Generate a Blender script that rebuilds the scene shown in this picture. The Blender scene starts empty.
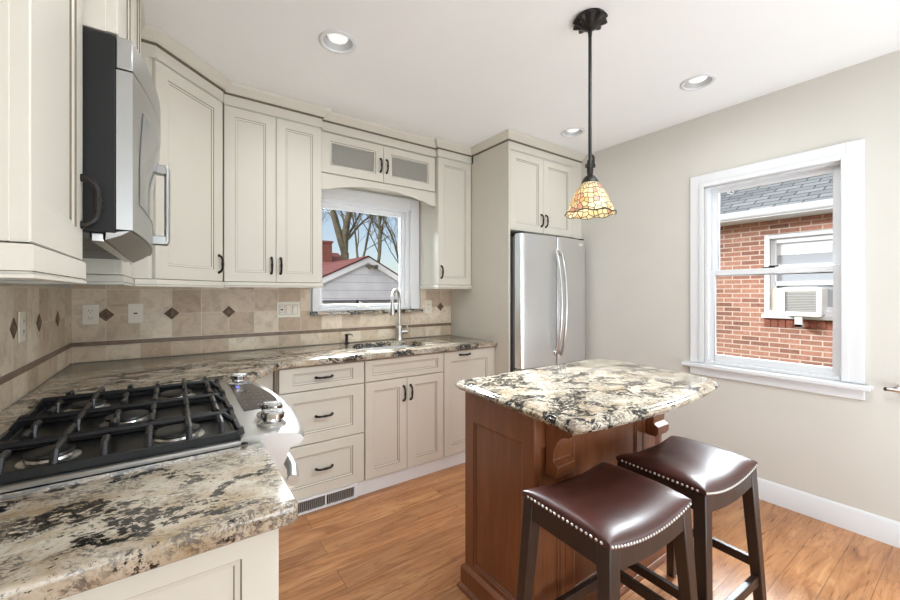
import bpy, math, random
from mathutils import Vector, Matrix
from mathutils.geometry import tessellate_polygon
SC = bpy.context.scene
COL = SC.collection
R = math.radians
PI = math.pi
# ------------------------------------------------------------------ camera
cam = bpy.data.cameras.new('camera')
camo = bpy.data.objects.new('camera', cam)
COL.objects.link(camo)
camo.location = (0.4747, 0.0, 1.3061)
camo.rotation_euler = (R(90), 0, R(-35.29))
cam.sensor_width = 36
cam.lens = 36 * 389.72 / 900
cam.shift_y = -7.0 / 900
cam.clip_start = 0.02
cam.clip_end = 300
SC.camera = camo
# ------------------------------------------------------------------ world, sun, lights, exposure
SC.view_settings.view_transform = 'Standard'
SC.view_settings.look = 'None'
SC.view_settings.gamma = 1
SC.view_settings.exposure = 0.36
SC.view_settings.use_curve_mapping = False
W_ = bpy.data.worlds.new('world')
SC.world = W_
W_.use_nodes = True
wn = W_.node_tree.nodes
wl = W_.node_tree.links
wn.clear()
wo = wn.new('ShaderNodeOutputWorld')
wb = wn.new('ShaderNodeBackground')
sky = wn.new('ShaderNodeTexSky')
sky.sky_type = 'NISHITA'
sky.sun_disc = False
sky.sun_elevation = R(42)
sky.sun_rotation = R(250)
sky.air_density = 1.0
sky.dust_density = 1.2
wmix = wn.new('ShaderNodeMixRGB')
wmix.inputs[0].default_value = 0.3
wmix.inputs[2].default_value = (4.4, 4.4, 4.5, 1)
wl.new(sky.outputs[0], wmix.inputs[1])
wl.new(wmix.outputs[0], wb.inputs[0])
wb.inputs[1].default_value = 0.13
wl.new(wb.outputs[0], wo.inputs[0])

def lamp(name, kind, loc, rot, power, color=(1, 1, 1), **kw):
    l = bpy.data.lights.new(name, kind)
    l.energy = power
    l.color = color
    for k, v in kw.items():
        setattr(l, k, v)
    o = bpy.data.objects.new(name, l)
    COL.objects.link(o)
    o.location = loc
    o.rotation_euler = rot
    return o
def aim(d):
    return Vector(d).to_track_quat('-Z', 'Y').to_euler()
lamp('sun', 'SUN', (-6, -5, 9), aim((0.85, 0.55, -0.75)), 1.5, (1, 0.97, 0.92), angle=R(40))
lamp('rear_fill', 'AREA', (1.75, -5.35, 1.10), aim((0, 1, 0)), 42, (0.84, 0.93, 1), shape='RECTANGLE', size=2.8, size_y=2.0)  # added fill from behind the camera; the rear wall has no door
lamp('left_fill', 'AREA', (0.08, -1.6, 1.2), aim((1, 0.95, 0)), 26, (0.84, 0.93, 1), shape='RECTANGLE', size=1.5, size_y=1.8)  # added side light for faces turned to the left wall; no doorway there
lamp('ceiling_fill', 'AREA', (2.35, -1.3, 0.5), aim((0, 0.45, 1)), 46, (0.83, 0.93, 1), shape='RECTANGLE', size=1.6, size_y=1.6)  # unseen upward light behind the camera, added to lift the ceiling
lamp('overhead_fill', 'AREA', (1.85, 0.33, 2.545), (0, 0, 0), 21, (0.84, 0.94, 1), shape='RECTANGLE', size=1.1, size_y=0.34)  # added overhead fill out of frame, without any fixture body
lamp('right_window_fill', 'AREA', (5.75, 0.8, 3.05), aim((-1, 0, -0.5)), 200, (0.88, 0.95, 1), shape='RECTANGLE', size=3.0, size_y=0.7, spread=R(105))  # unseen lamp over the alley, added to strengthen light through the right window
lamp('sink_window_fill', 'AREA', (1.8, 6.0, 3.35), aim((0, -1, -0.5)), 800, (0.9, 0.96, 1), shape='RECTANGLE', size=3.0, size_y=0.8, spread=R(110))  # unseen lamp outside, added to push more daylight in over the sink

# ------------------------------------------------------------------ materials
def s2l(c):
    return tuple(((x / 255) / 12.92 if x / 255 <= 0.04045 else ((x / 255 + 0.055) / 1.055) ** 2.4) for x in c) + (1,)
class NT:
    def __init__(s, name):
        s.m = bpy.data.materials.new(name)
        s.m.use_nodes = True
        s.t = s.m.node_tree
        s.b = s.t.nodes['Principled BSDF']
        s.out = s.t.nodes['Material Output']
    def n(s, typ, ins=None, **kw):
        x = s.t.nodes.new('ShaderNode' + typ)
        for k, v in kw.items():
            setattr(x, k, v)
        for k, v in (ins or {}).items():
            if hasattr(v, 'links'):
                s.t.links.new(v, x.inputs[k])
            else:
                x.inputs[k].default_value = v
        return x
    def math(s, op, a, b=0.0, c=0.0, clamp=False):
        return s.n('Math', {0: a, 1: b, 2: c}, operation=op, use_clamp=clamp).outputs[0]
    def mix(s, f, a, b, blend='MIX'):
        return s.n('MixRGB', {0: f, 1: a, 2: b}, blend_type=blend).outputs[0]
    def ramp(s, f, stops, interp='LINEAR'):
        x = s.n('ValToRGB', {0: f})
        x.color_ramp.interpolation = interp
        e = x.color_ramp.elements
        while len(e) < len(stops):
            e.new(0.5)
        for i, (p, c) in enumerate(stops):
            e[i].position = p
            e[i].color = c if len(c) == 4 else tuple(c) + (1,)
        return x.outputs[0]
    def noise(s, vec, scale, detail=4, rough=0.5, dist=0.0):
        return s.n('TexNoise', {'Vector': vec, 'Scale': scale, 'Detail': detail, 'Roughness': rough, 'Distortion': dist}).outputs[0]
    def pos(s):
        return s.n('NewGeometry').outputs['Position']
    def obj(s):
        return s.n('TexCoord').outputs['Object']
    def set(s, **kw):
        for k, v in kw.items():
            k = k.replace('_', ' ')
            if hasattr(v, 'links'):
                s.t.links.new(v, s.b.inputs[k])
            else:
                s.b.inputs[k].default_value = v
        return s
    def bump(s, h, strength=0.2, dist=0.01):
        b = s.n('Bump', {'Height': h, 'Strength': strength, 'Distance': dist})
        s.t.links.new(b.outputs[0], s.b.inputs['Normal'])
def plain(name, rgb, rough=0.5, metal=0.0, spec=0.5, vary=0.0, vs=8.0, coat=0.0):
    k = NT(name)
    c = s2l(rgb)
    if vary > 0:
        v = k.noise(k.pos(), vs, 3)
        d = tuple(max(0, x * (1 - vary)) for x in c[:3]) + (1,)
        e = tuple(min(1, x * (1 + vary)) for x in c[:3]) + (1,)
        k.set(Base_Color=k.ramp(v, [(0.3, d), (0.7, e)]))
    else:
        k.set(Base_Color=c)
    k.set(Roughness=rough, Metallic=metal)
    k.b.inputs['Specular IOR Level'].default_value = spec
    if coat:
        k.b.inputs['Coat Weight'].default_value = coat
    return k.m
M = {}
M['wall'] = plain('wall_paint_greige', (210, 206, 198), 0.85, vary=0.015, vs=3)
M['ceiling'] = plain('ceiling_paint_white', (243, 243, 243), 0.9, vary=0.008, vs=2)
M['trim'] = plain('trim_paint_white', (224, 225, 227), 0.4, vary=0.01)
M['cab'] = plain('cabinet_paint_cream', (209, 204, 192), 0.42, vary=0.012, vs=5)
M['glaze'] = plain('cabinet_brown_glaze', (118, 106, 90), 0.6, vary=0.1, vs=30)
M['glaze_dark'] = plain('crown_brown_glaze', (108, 98, 82), 0.6, vary=0.1, vs=30)
M['bronze'] = plain('dark_bronze', (38, 34, 31), 0.38, 0.5, vary=0.2, vs=60)
M['black'] = plain('black_enamel', (30, 30, 31), 0.35)
M['blackmatte'] = plain('black_paint_matte', (10, 10, 11), 0.6)
M['iron'] = plain('cast_iron', (40, 40, 41), 0.36, 0.35, vary=0.15, vs=90)
M['chrome'] = plain('chrome', (215, 215, 214), 0.14, 1.0)
M['nickel'] = plain('brushed_nickel', (206, 205, 202), 0.28, 1.0, vary=0.04)
M['rubber'] = plain('dark_gasket', (52, 52, 54), 0.7)
M['plastic'] = plain('white_plastic', (236, 234, 228), 0.35)
M['ivory'] = plain('ivory_plate_plastic', (238, 231, 216), 0.35)
M['gap'] = plain('plate_gap', (150, 138, 120), 0.6)
M['slot'] = plain('slot_dark', (70, 62, 54), 0.6)
M['lens'] = None
M['baffle'] = plain('satin_reflector', (196, 196, 196), 0.45, 0.6)
M['leather'] = None
def wood_mat(name, c1, c2, c3, rough=0.35, scale=1.0, coord='obj', axis='z', coat=0.2):
    k = NT(name)
    v = k.obj() if coord == 'obj' else k.pos()
    sc = {'x': (1.2, 14, 14), 'y': (14, 1.2, 14), 'z': (14, 14, 1.2)}[axis]
    mp = k.n('Mapping', {'Vector': v, 'Scale': tuple(s * scale for s in sc)}).outputs[0]
    a = k.noise(mp, 2.0, 6, 0.6, 0.8)
    b = k.noise(mp, 9.0, 3, 0.6)
    f = k.math('MULTIPLY_ADD', b, 0.35, k.math('MULTIPLY', a, 0.65))
    k.set(Base_Color=k.ramp(f, [(0.3, s2l(c1)), (0.5, s2l(c2)), (0.7, s2l(c3))]), Roughness=rough)
    k.b.inputs['Coat Weight'].default_value = coat
    k.b.inputs['Coat Roughness'].default_value = 0.2
    return k.m
M['cherry'] = wood_mat('cherry_stained_maple', (100, 55, 30), (119, 68, 38), (133, 80, 46), 0.36, 0.7, 'pos')
M['espresso'] = wood_mat('espresso_wood', (36, 25, 21), (48, 33, 27), (60, 42, 34), 0.34, 1.0, coat=0.05)
def leather():
    k = NT('brown_leather')
    v = k.obj()
    a = k.noise(v, 5, 4, 0.6)
    b = k.n('TexVoronoi', {'Vector': v, 'Scale': 220.0}).outputs[0]
    k.set(Base_Color=k.ramp(a, [(0.3, s2l((54, 25, 21))), (0.7, s2l((72, 35, 29)))]), Roughness=k.ramp(k.noise(v, 14, 4), [(0.3, (0.34,) * 3), (0.7, (0.46,) * 3)]))
    k.bump(b, 0.05, 0.002)
    k.b.inputs['Coat Weight'].default_value = 0.1
    k.b.inputs['Coat Roughness'].default_value = 0.25
    return k.m
M['leather'] = leather()
def steel(name, rgb, axis, rough=0.26):
    k = NT(name)
    sc = {'x': (1, 40, 40), 'z': (40, 40, 1), 'y': (40, 1, 40)}[axis]
    mp = k.n('Mapping', {'Vector': k.pos(), 'Scale': sc}).outputs[0]
    a = k.noise(mp, 1.0, 2)
    c = s2l(rgb)
    k.set(Base_Color=c, Metallic=1.0, Roughness=k.ramp(a, [(0.3, (rough - .015,) * 3), (0.7, (rough + .015,) * 3)]))
    return k.m
M['steel'] = steel('stainless_steel', (228, 229, 230), 'z', 0.3)
M['steel_mw'] = steel('microwave_steel', (178, 178, 176), 'y', 0.36)
M['steel_h'] = steel('stainless_steel_horizontal', (192, 192, 190), 'y', 0.36)
def granite():
    k = NT('granite')
    p = k.pos()
    def warped(amt, sc):
        w = k.n('TexNoise', {'Vector': p, 'Scale': sc, 'Detail': 4.0, 'Roughness': 0.6}).outputs['Color']
        w = k.n('VectorMath', {0: w, 1: (0.5, 0.5, 0.5)}, operation='SUBTRACT').outputs[0]
        w = k.n('VectorMath', {0: w, 'Scale': amt}, operation='SCALE').outputs[0]
        return k.n('VectorMath', {0: p, 1: w}, operation='ADD').outputs[0]
    q = k.n('Mapping', {'Vector': warped(0.10, 9.0), 'Rotation': (0, 0, 0.75), 'Scale': (1, 1.5, 1.2)}).outputs[0]
    base = k.ramp(k.noise(q, 8.0, 6, 0.6), [(0.30, s2l((154, 132, 102))), (0.42, s2l((174, 158, 137))), (0.58, s2l((194, 184, 168))), (0.74, s2l((166, 148, 121)))])
    # grey mineral clouds broken into grains
    cloud = k.ramp(k.noise(q, 9.5, 6, 0.64), [(0.44, (0, 0, 0)), (0.54, (1, 1, 1))])
    grain = k.ramp(k.noise(k.n('Mapping', {'Vector': q, 'Scale': (1.0, 2.2, 1.6)}).outputs[0], 52, 5, 0.72), [(0.47, (0, 0, 0)), (0.53, (1, 1, 1))])
    c = k.mix(k.math('MULTIPLY', k.math('MULTIPLY', cloud, grain), 0.85), base, s2l((96, 89, 82)))
    # black crystal veins
    v2 = k.n('Mapping', {'Vector': warped(0.16, 6.0), 'Rotation': (0, 0, 0.5), 'Scale': (1, 1.35, 1.2)}).outputs[0]
    ridge = k.math('ABSOLUTE', k.math('SUBTRACT', k.noise(v2, 6.2, 5, 0.62), 0.5))
    rmask = k.ramp(ridge, [(0.02, (1, 1, 1)), (0.085, (0, 0, 0))])
    lowm = k.ramp(k.noise(p, 5.2, 3, 0.55), [(0.41, (0, 0, 0)), (0.51, (1, 1, 1))])
    cr = k.noise(k.n('Mapping', {'Vector': warped(0.03, 30.0), 'Rotation': (0, 0, 0.9), 'Scale': (1, 1.9, 1.5)}).outputs[0], 62, 5, 0.75)
    gate = k.math('MULTIPLY', rmask, lowm)
    dm = k.ramp(k.math('ADD', cr, k.math('MULTIPLY', gate, 0.205)), [(0.605, (0, 0, 0)), (0.66, (1, 1, 1))])
    c = k.mix(dm, c, s2l((30, 28, 27)))
    c = k.mix(1.0, c, k.ramp(k.noise(p, 95, 4, 0.72), [(0.34, (0.68, 0.66, 0.63)), (0.46, (0.97, 0.97, 0.97)), (0.64, (1.04, 1.04, 1.04))]), 'MULTIPLY')
    k.set(Base_Color=c, Roughness=0.1)
    k.b.inputs['Specular IOR Level'].default_value = 0.6
    return k.m
M['granite'] = granite()
def floor_mat():
    k = NT('hardwood_planks')
    p = k.pos()
    sx = k.n('Mapping', {'Vector': p, 'Location': (0.15, 0.085, 0)}).outputs[0]
    br = k.n('TexBrick', {'Vector': sx, 'Color1': (0, 0, 0, 1), 'Color2': (1, 1, 1, 1), 'Mortar': (0.5, 0.5, 0.5, 1), 'Scale': 1.0, 'Mortar Size': 0.0016, 'Mortar Smooth': 0.1, 'Bias': 0.0, 'Brick Width': 1.25, 'Row Height': 0.135}, offset=0.37, offset_frequency=2)
    rnd = br.outputs[0]
    sh = k.n('CombineXYZ', {0: k.math('MULTIPLY', rnd, 7.0), 1: k.math('MULTIPLY', rnd, 3.0), 2: 0.0}).outputs[0]
    v = k.n('VectorMath', {0: p, 1: sh}, operation='ADD').outputs[0]
    m1 = k.n('Mapping', {'Vector': v, 'Scale': (1.1, 7.5, 1)}).outputs[0]
    g1 = k.noise(m1, 1.6, 6, 0.6, 1.6)
    m2 = k.n('Mapping', {'Vector': v, 'Scale': (3, 60, 1)}).outputs[0]
    g2 = k.noise(m2, 1.5, 4, 0.6)
    base = k.ramp(g1, [(0.25, s2l((128, 80, 48))), (0.42, s2l((168, 114, 72))), (0.56, s2l((188, 134, 90))), (0.75, s2l((206, 158, 112)))])
    tone = k.ramp(rnd, [(0, (0.78, 0.76, 0.74)), (1, (1.10, 1.09, 1.08))])
    c = k.mix(1.0, base, tone, 'MULTIPLY')
    c = k.mix(0.35, c, k.mix(1.0, c, k.ramp(g2, [(0.3, (0.62, 0.58, 0.55)), (0.7, (1.15, 1.15, 1.15))]), 'MULTIPLY'))
    streak = k.ramp(k.noise(m1, 0.9, 3, 0.5, 2.2), [(0.475, (0, 0, 0)), (0.5, (1, 1, 1)), (0.525, (0, 0, 0))])
    c = k.mix(k.math('MULTIPLY', streak, 0.45), c, s2l((128, 82, 48)))
    c = k.mix(k.math('MULTIPLY', br.outputs[1], 0.6), c, s2l((96, 62, 38)))
    k.set(Base_Color=c, Roughness=k.ramp(g2, [(0.2, (0.24,) * 3), (0.8, (0.36,) * 3)]))
    k.bump(k.math('SUBTRACT', k.math('MULTIPLY', g2, 0.2), br.outputs[1]), 0.15, 0.002)
    return k.m
M['floor'] = floor_mat()
def tile_mat(name, axis, x0, z0, w, h, c1, c2):
    k = NT(name)
    s = k.n('SeparateXYZ', {0: k.pos()})
    u = s.outputs[0] if axis == 'x' else s.outputs[1]
    v = k.n('CombineXYZ', {0: k.math('SUBTRACT', u, x0), 1: k.math('SUBTRACT', s.outputs[2], z0), 2: 0.0}).outputs[0]
    br = k.n('TexBrick', {'Vector': v, 'Color1': (0, 0, 0, 1), 'Color2': (1, 1, 1, 1), 'Mortar': (0.5, 0.5, 0.5, 1), 'Scale': 1.0, 'Mortar Size': 0.0022, 'Mortar Smooth': 0.3, 'Bias': 0.0, 'Brick Width': w, 'Row Height': h}, offset=0.0, offset_frequency=1)
    rnd = br.outputs[0]
    q = k.n('VectorMath', {0: k.pos(), 1: k.n('CombineXYZ', {0: k.math('MULTIPLY', rnd, 9.0), 1: k.math('MULTIPLY', rnd, 5.0), 2: 0.0}).outputs[0]}, operation='ADD').outputs[0]
    mott = k.noise(q, 13, 7, 0.68, 0.8)
    tone = k.ramp(rnd, [(0.0, s2l(c1)), (0.5, s2l(tuple((a + b) / 2 for a, b in zip(c1, c2)))), (1.0, s2l(c2))])
    c = k.mix(1.0, tone, k.ramp(mott, [(0.3, (0.72, 0.69, 0.65)), (0.5, (1.0, 0.99, 0.97)), (0.72, (1.12, 1.12, 1.12))]), 'MULTIPLY')
    pits = k.ramp(k.noise(q, 60, 4, 0.7), [(0.62, (0, 0, 0)), (0.72, (1, 1, 1))])
    c = k.mix(k.math('MULTIPLY', pits, 0.45), c, s2l((138, 118, 96)))
    c = k.mix(br.outputs[1], c, s2l((222, 212, 194)))
    k.set(Base_Color=c, Roughness=0.5)
    k.bump(k.math('SUBTRACT', k.math('MULTIPLY', mott, 0.25), br.outputs[1]), 0.2, 0.003)
    return k.m
def brick_mat():
    k = NT('red_brick_wall')
    s = k.n('SeparateXYZ', {0: k.pos()})
    v = k.n('CombineXYZ', {0: s.outputs[1], 1: s.outputs[2], 2: 0.0}).outputs[0]
    br = k.n('TexBrick', {'Vector': v, 'Color1': (0, 0, 0, 1), 'Color2': (1, 1, 1, 1), 'Mortar': (0.5, 0.5, 0.5, 1), 'Scale': 1.0, 'Mortar Size': 0.0075, 'Mortar Smooth': 0.2, 'Bias': 0.0, 'Brick Width': 0.20, 'Row Height': 0.062}, offset=0.5, offset_frequency=2)
    n = k.noise(k.pos(), 28, 5, 0.65)
    c = k.ramp(br.outputs[0], [(0, s2l((140, 98, 82))), (0.4, s2l((172, 122, 102))), (0.75, s2l((186, 136, 114))), (1, s2l((154, 108, 90)))])
    c = k.mix(1.0, c, k.ramp(n, [(0.3, (0.75,) * 3), (0.7, (1.15,) * 3)]), 'MULTIPLY')
    c = k.mix(br.outputs[1], c, s2l((206, 184, 168)))
    k.set(Base_Color=c, Roughness=0.9)
    k.bump(k.math('SUBTRACT', k.math('MULTIPLY', n, 0.3), br.outputs[1]), 0.5, 0.01)
    return k.m
M['brick'] = brick_mat()
def shingle_mat(name, c1, c2, axis='y'):
    k = NT(name)
    s = k.n('SeparateXYZ', {0: k.pos()})
    u = s.outputs[1] if axis == 'y' else s.outputs[0]
    v = k.n('CombineXYZ', {0: u, 1: k.math('MULTIPLY', s.outputs[2], 1.6), 2: 0.0}).outputs[0]
    br = k.n('TexBrick', {'Vector': v, 'Color1': s2l(c1), 'Color2': s2l(c2), 'Mortar': tuple(x * 0.35 for x in s2l(c1)[:3]) + (1,), 'Scale': 1.0, 'Mortar Size': 0.008, 'Brick Width': 0.26, 'Row Height': 0.10}, offset=0.43, offset_frequency=2)
    n = k.noise(k.pos(), 40, 4, 0.7)
    c = k.mix(1.0, br.outputs[0], k.ramp(n, [(0.3, (0.8,) * 3), (0.7, (1.15,) * 3)]), 'MULTIPLY')
    k.set(Base_Color=c, Roughness=0.95)
    return k.m
M['shingle'] = shingle_mat('grey_roof_shingles', (140, 142, 142), (176, 178, 176), 'y')
M['redroof'] = shingle_mat('red_roof_shingles', (168, 100, 92), (186, 122, 112), 'x')
def siding_mat():
    k = NT('white_lap_siding')
    s = k.n('SeparateXYZ', {0: k.pos()})
    f = k.math('FRACT', k.math('DIVIDE', k.math('ADD', s.outputs[2], 0.03), 0.235))
    line = k.ramp(f, [(0.0, (1, 1, 1)), (0.07, (0, 0, 0))])
    n = k.noise(k.pos(), 3, 4)
    c = k.mix(line, k.ramp(n, [(0.3, s2l((222, 222, 226))), (0.7, s2l((240, 240, 243)))]), s2l((140, 142, 152)))
    k.set(Base_Color=c, Roughness=0.7)
    return k.m
M['siding'] = siding_mat()
M['bark'] = None
def bark():
    k = NT('tree_bark')
    n = k.noise(k.pos(), 5, 6, 0.7)
    k.set(Base_Color=k.ramp(n, [(0.3, s2l((96, 88, 70))), (0.7, s2l((150, 140, 112)))]), Roughness=0.95)
    k.bump(n, 0.5, 0.05)
    return k.m
M['bark'] = bark()
def grass():
    k = NT('winter_lawn')
    n = k.noise(k.pos(), 6, 7, 0.7)
    k.set(Base_Color=k.ramp(n, [(0.3, s2l((96, 104, 70))), (0.7, s2l((150, 146, 112)))]), Roughness=1.0)
    return k.m
M['grass'] = grass()
def clear_glass(name, tint=(1, 1, 1), gl=1.0):
    k = NT(name)
    t = k.n('BsdfTransparent', {0: tint + (1,)})
    g = k.n('BsdfGlossy', {0: (1, 1, 1, 1), 'Roughness': 0.02})
    fr = k.n('Fresnel', {0: 1.45})
    mx = k.n('MixShader', {0: k.math('MULTIPLY', fr.outputs[0], gl), 1: t.outputs[0], 2: g.outputs[0]})
    k.t.links.new(mx.outputs[0], k.out.inputs[0])
    return k.m
M['glass'] = clear_glass('window_glass', (0.97, 0.98, 0.98), 0.2)
def frosted():
    k = NT('seeded_cabinet_glass')
    n = k.noise(k.pos(), 60, 4)
    k.set(Base_Color=s2l((196, 193, 184)), Roughness=0.35)
    k.b.inputs['Transmission Weight'].default_value = 0.55
    k.bump(n, 0.15, 0.004)
    return k.m
M['frosted'] = frosted()
M['housepane'] = plain('far_window_pane', (170, 174, 178), 0.15)
M['blind'] = plain('roller_blind', (222, 223, 224), 0.8)
def display():
    k = NT('touch_panel_glass')
    k.set(Base_Color=s2l((62, 60, 58)), Roughness=0.15)
    return k.m
M['display'] = display()
def emis(name, rgb, st):
    k = NT(name)
    k.set(Base_Color=(0, 0, 0, 1), Emission_Color=s2l(rgb), Emission_Strength=st)
    return k.m
M['led'] = emis('blue_led', (110, 110, 255), 1.5)
M['mark'] = plain('panel_print', (112, 110, 108), 0.4)
M['lens'] = NT('lit_frosted_lens').set(Base_Color=s2l((230, 230, 230)), Emission_Color=(1, 0.98, 0.95, 1), Emission_Strength=0.45, Roughness=0.5).m
M['bulb'] = emis('warm_bulb', (255, 226, 170), 3.0)
def stained():
    k = NT('stained_glass')
    s = k.n('SeparateXYZ', {0: k.obj()})
    ang = k.math('ARCTAN2', s.outputs[1], s.outputs[0])
    v = k.n('CombineXYZ', {0: k.math('MULTIPLY', ang, 3.1), 1: k.math('MULTIPLY', s.outputs[2], 34.0), 2: 0.0}).outputs[0]
    vor = k.n('TexVoronoi', {'Vector': v, 'Scale': 1.25, 'Randomness': 0.75}, voronoi_dimensions='2D')
    edge = k.n('TexVoronoi', {'Vector': v, 'Scale': 1.25, 'Randomness': 0.75}, voronoi_dimensions='2D', feature='DISTANCE_TO_EDGE')
    r = k.n('SeparateColor', {0: vor.outputs['Color']}).outputs[0]
    c = k.ramp(r, [(0.0, s2l((246, 234, 200))), (0.35, s2l((250, 242, 216))), (0.55, s2l((226, 184, 168))), (0.66, s2l((246, 236, 206))), (0.84, s2l((236, 208, 160))), (1.0, s2l((248, 240, 222)))], 'CONSTANT')
    c = k.mix(0.4, c, k.mix(1.0, c, k.ramp(k.noise(k.obj(), 70, 4), [(0.3, (0.7, 0.65, 0.55)), (0.7, (1.1, 1.1, 1.1))]), 'MULTIPLY'))
    lead = k.ramp(edge.outputs['Distance'], [(0.05, (1, 1, 1)), (0.075, (0, 0, 0))])
    tr = k.n('BsdfTranslucent', {0: c})
    k.set(Base_Color=c, Roughness=0.25)
    m1 = k.n('MixShader', {0: 0.6, 1: k.b.outputs[0], 2: tr.outputs[0]})
    ld = k.n('BsdfPrincipled', {'Base Color': s2l((40, 30, 24)), 'Roughness': 0.5, 'Metallic': 0.4})
    m2 = k.n('MixShader', {0: lead, 1: m1.outputs[0], 2: ld.outputs[0]})
    k.t.links.new(m2.outputs[0], k.out.inputs[0])
    return k.m
M['stained'] = stained()

# ------------------------------------------------------------------ mesh builder
def rot2(a):
    return Matrix.Rotation(a, 4, 'Z')
def at(x, y, z, deg=0):
    return Matrix.Translation((x, y, z)) @ rot2(R(deg))
class MB:
    def __init__(s, mat=None):
        s.v = []
        s.f = []
        s.mi = []
        s.M = mat or Matrix.Identity(4)
    def add(s, vs, fs, m=0):
        o = len(s.v)
        s.v += [s.M @ Vector(v) for v in vs]
        for f in fs:
            s.f.append([i + o for i in f])
            s.mi.append(m)
        return s
    def box(s, x0, x1, y0, y1, z0, z1, m=0):
        vs = [(x, y, z) for z in (z0, z1) for y in (y0, y1) for x in (x0, x1)]
        return s.add(vs, [(0, 2, 3, 1), (4, 5, 7, 6), (0, 1, 5, 4), (2, 6, 7, 3), (0, 4, 6, 2), (1, 3, 7, 5)], m)
    def hexa(s, b, t, m=0):
        return s.add(list(b) + list(t), [(3, 2, 1, 0), (4, 5, 6, 7), (0, 1, 5, 4), (1, 2, 6, 5), (2, 3, 7, 6), (3, 0, 4, 7)], m)
    def loft(s, rings, m=0, cap0=True, cap1=True, closed=True):
        n = len(rings[0])
        vs = [p for r in rings for p in r]
        fs = []
        for i in range(len(rings) - 1):
            for j in range(n if closed else n - 1):
                k = (j + 1) % n
                fs.append((i * n + j, i * n + k, (i + 1) * n + k, (i + 1) * n + j))
        if cap0:
            fs.append(tuple(range(n - 1, -1, -1)))
        if cap1:
            fs.append(tuple((len(rings) - 1) * n + j for j in range(n)))
        return s.add(vs, fs, m)
    def tube(s, pts, r, n=10, m=0, cap=True):
        pts = [Vector(p) for p in pts]
        rs = r if isinstance(r, (list, tuple)) else [r] * len(pts)
        t0 = (pts[1] - pts[0]).normalized()
        up = Vector((0, 0, 1)) if abs(t0.z) < 0.9 else Vector((1, 0, 0))
        nn = (up - t0 * up.dot(t0)).normalized()
        rings = []
        for i, p in enumerate(pts):
            a = pts[max(i - 1, 0)]
            b = pts[min(i + 1, len(pts) - 1)]
            t = (b - a).normalized()
            nn = (nn - t * nn.dot(t)).normalized()
            bb = t.cross(nn)
            rings.append([p + (nn * math.cos(2 * PI * j / n) + bb * math.sin(2 * PI * j / n)) * rs[i] for j in range(n)])
        return s.loft(rings, m, cap, cap)
    def lathe(s, prof, n=24, m=0, cap0=True, cap1=True, base=None):
        Mx = base or Matrix.Identity(4)
        rings = [[Mx @ Vector((r * math.cos(2 * PI * j / n), r * math.sin(2 * PI * j / n), z)) for j in range(n)] for r, z in prof]
        return s.loft(rings, m, cap0, cap1)
    def prism(s, poly, a0, a1, plane='xz', m=0):
        def P(p, a):
            return {'xz': (p[0], a, p[1]), 'yz': (a, p[0], p[1]), 'xy': (p[0], p[1], a)}[plane]
        n = len(poly)
        vs = [P(p, a0) for p in poly] + [P(p, a1) for p in poly]
        fs = [(j, (j + 1) % n, n + (j + 1) % n, n + j) for j in range(n)]
        tris = tessellate_polygon([[Vector((p[0], p[1], 0)) for p in poly]])
        fs += [tuple(t) for t in tris] + [tuple(n + i for i in t) for t in tris]
        return s.add(vs, fs, m)
    def sphere(s, c, r, n=12, m=0, sz=1.0):
        rings = []
        k = max(4, n // 2)
        for i in range(k + 1):
            a = PI * i / k
            rr = max(1e-4, r * math.sin(a))
            rings.append([(c[0] + rr * math.cos(2 * PI * j / n), c[1] + rr * math.sin(2 * PI * j / n), c[2] - r * sz * math.cos(a)) for j in range(n)])
        return s.loft(rings, m)
    def build(s, name, mats, parent=None, bevel=0.0, smooth=True, ang=35, seg=2, subsurf=0, root=None):
        me = bpy.data.meshes.new(name)
        off = Vector((0, 0, 0))
        q = parent
        while q is not None:
            off += q.location
            q = q.parent
        me.from_pydata([v - off for v in s.v], [], s.f)
        if not isinstance(mats, (list, tuple)):
            mats = [mats]
        for m in mats:
            me.materials.append(M[m] if isinstance(m, str) else m)
        for p, i in zip(me.polygons, s.mi):
            p.material_index = i
        import bmesh
        bm = bmesh.new()
        bm.from_mesh(me)
        bmesh.ops.remove_doubles(bm, verts=bm.verts, dist=1e-6)
        bmesh.ops.recalc_face_normals(bm, faces=bm.faces)
        bm.to_mesh(me)
        bm.free()
        if smooth:
            for p in me.polygons:
                p.use_smooth = True
            me.set_sharp_from_angle(angle=R(ang))
        o = bpy.data.objects.new(name, me)
        COL.objects.link(o)
        if parent is not None:
            o.parent = parent
        if bevel:
            b = o.modifiers.new('bevel', 'BEVEL')
            b.width = bevel
            b.segments = seg
            b.limit_method = 'ANGLE'
            b.angle_limit = R(40)
        if subsurf:
            d = o.modifiers.new('subsurf', 'SUBSURF')
            d.levels = subsurf
            d.render_levels = subsurf
        return o
def tag(o, label, cat, group=None):
    o['label'] = label
    o['category'] = cat
    if group:
        o['group'] = group
    return o
def thing(name, label, cat, loc=(0, 0, 0), group=None):
    if cat == 'cabinet' and not group:
        group = 'cream upper cabinets' if 'wall_cabinet' in name else 'cream base cabinets' if 'fridge' not in name else None
    o = bpy.data.objects.new(name, None)
    COL.objects.link(o)
    o.location = loc
    o.empty_display_size = 0.1
    return tag(o, label, cat, group)
def struct(o):
    o['kind'] = 'structure'
    return o
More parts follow.
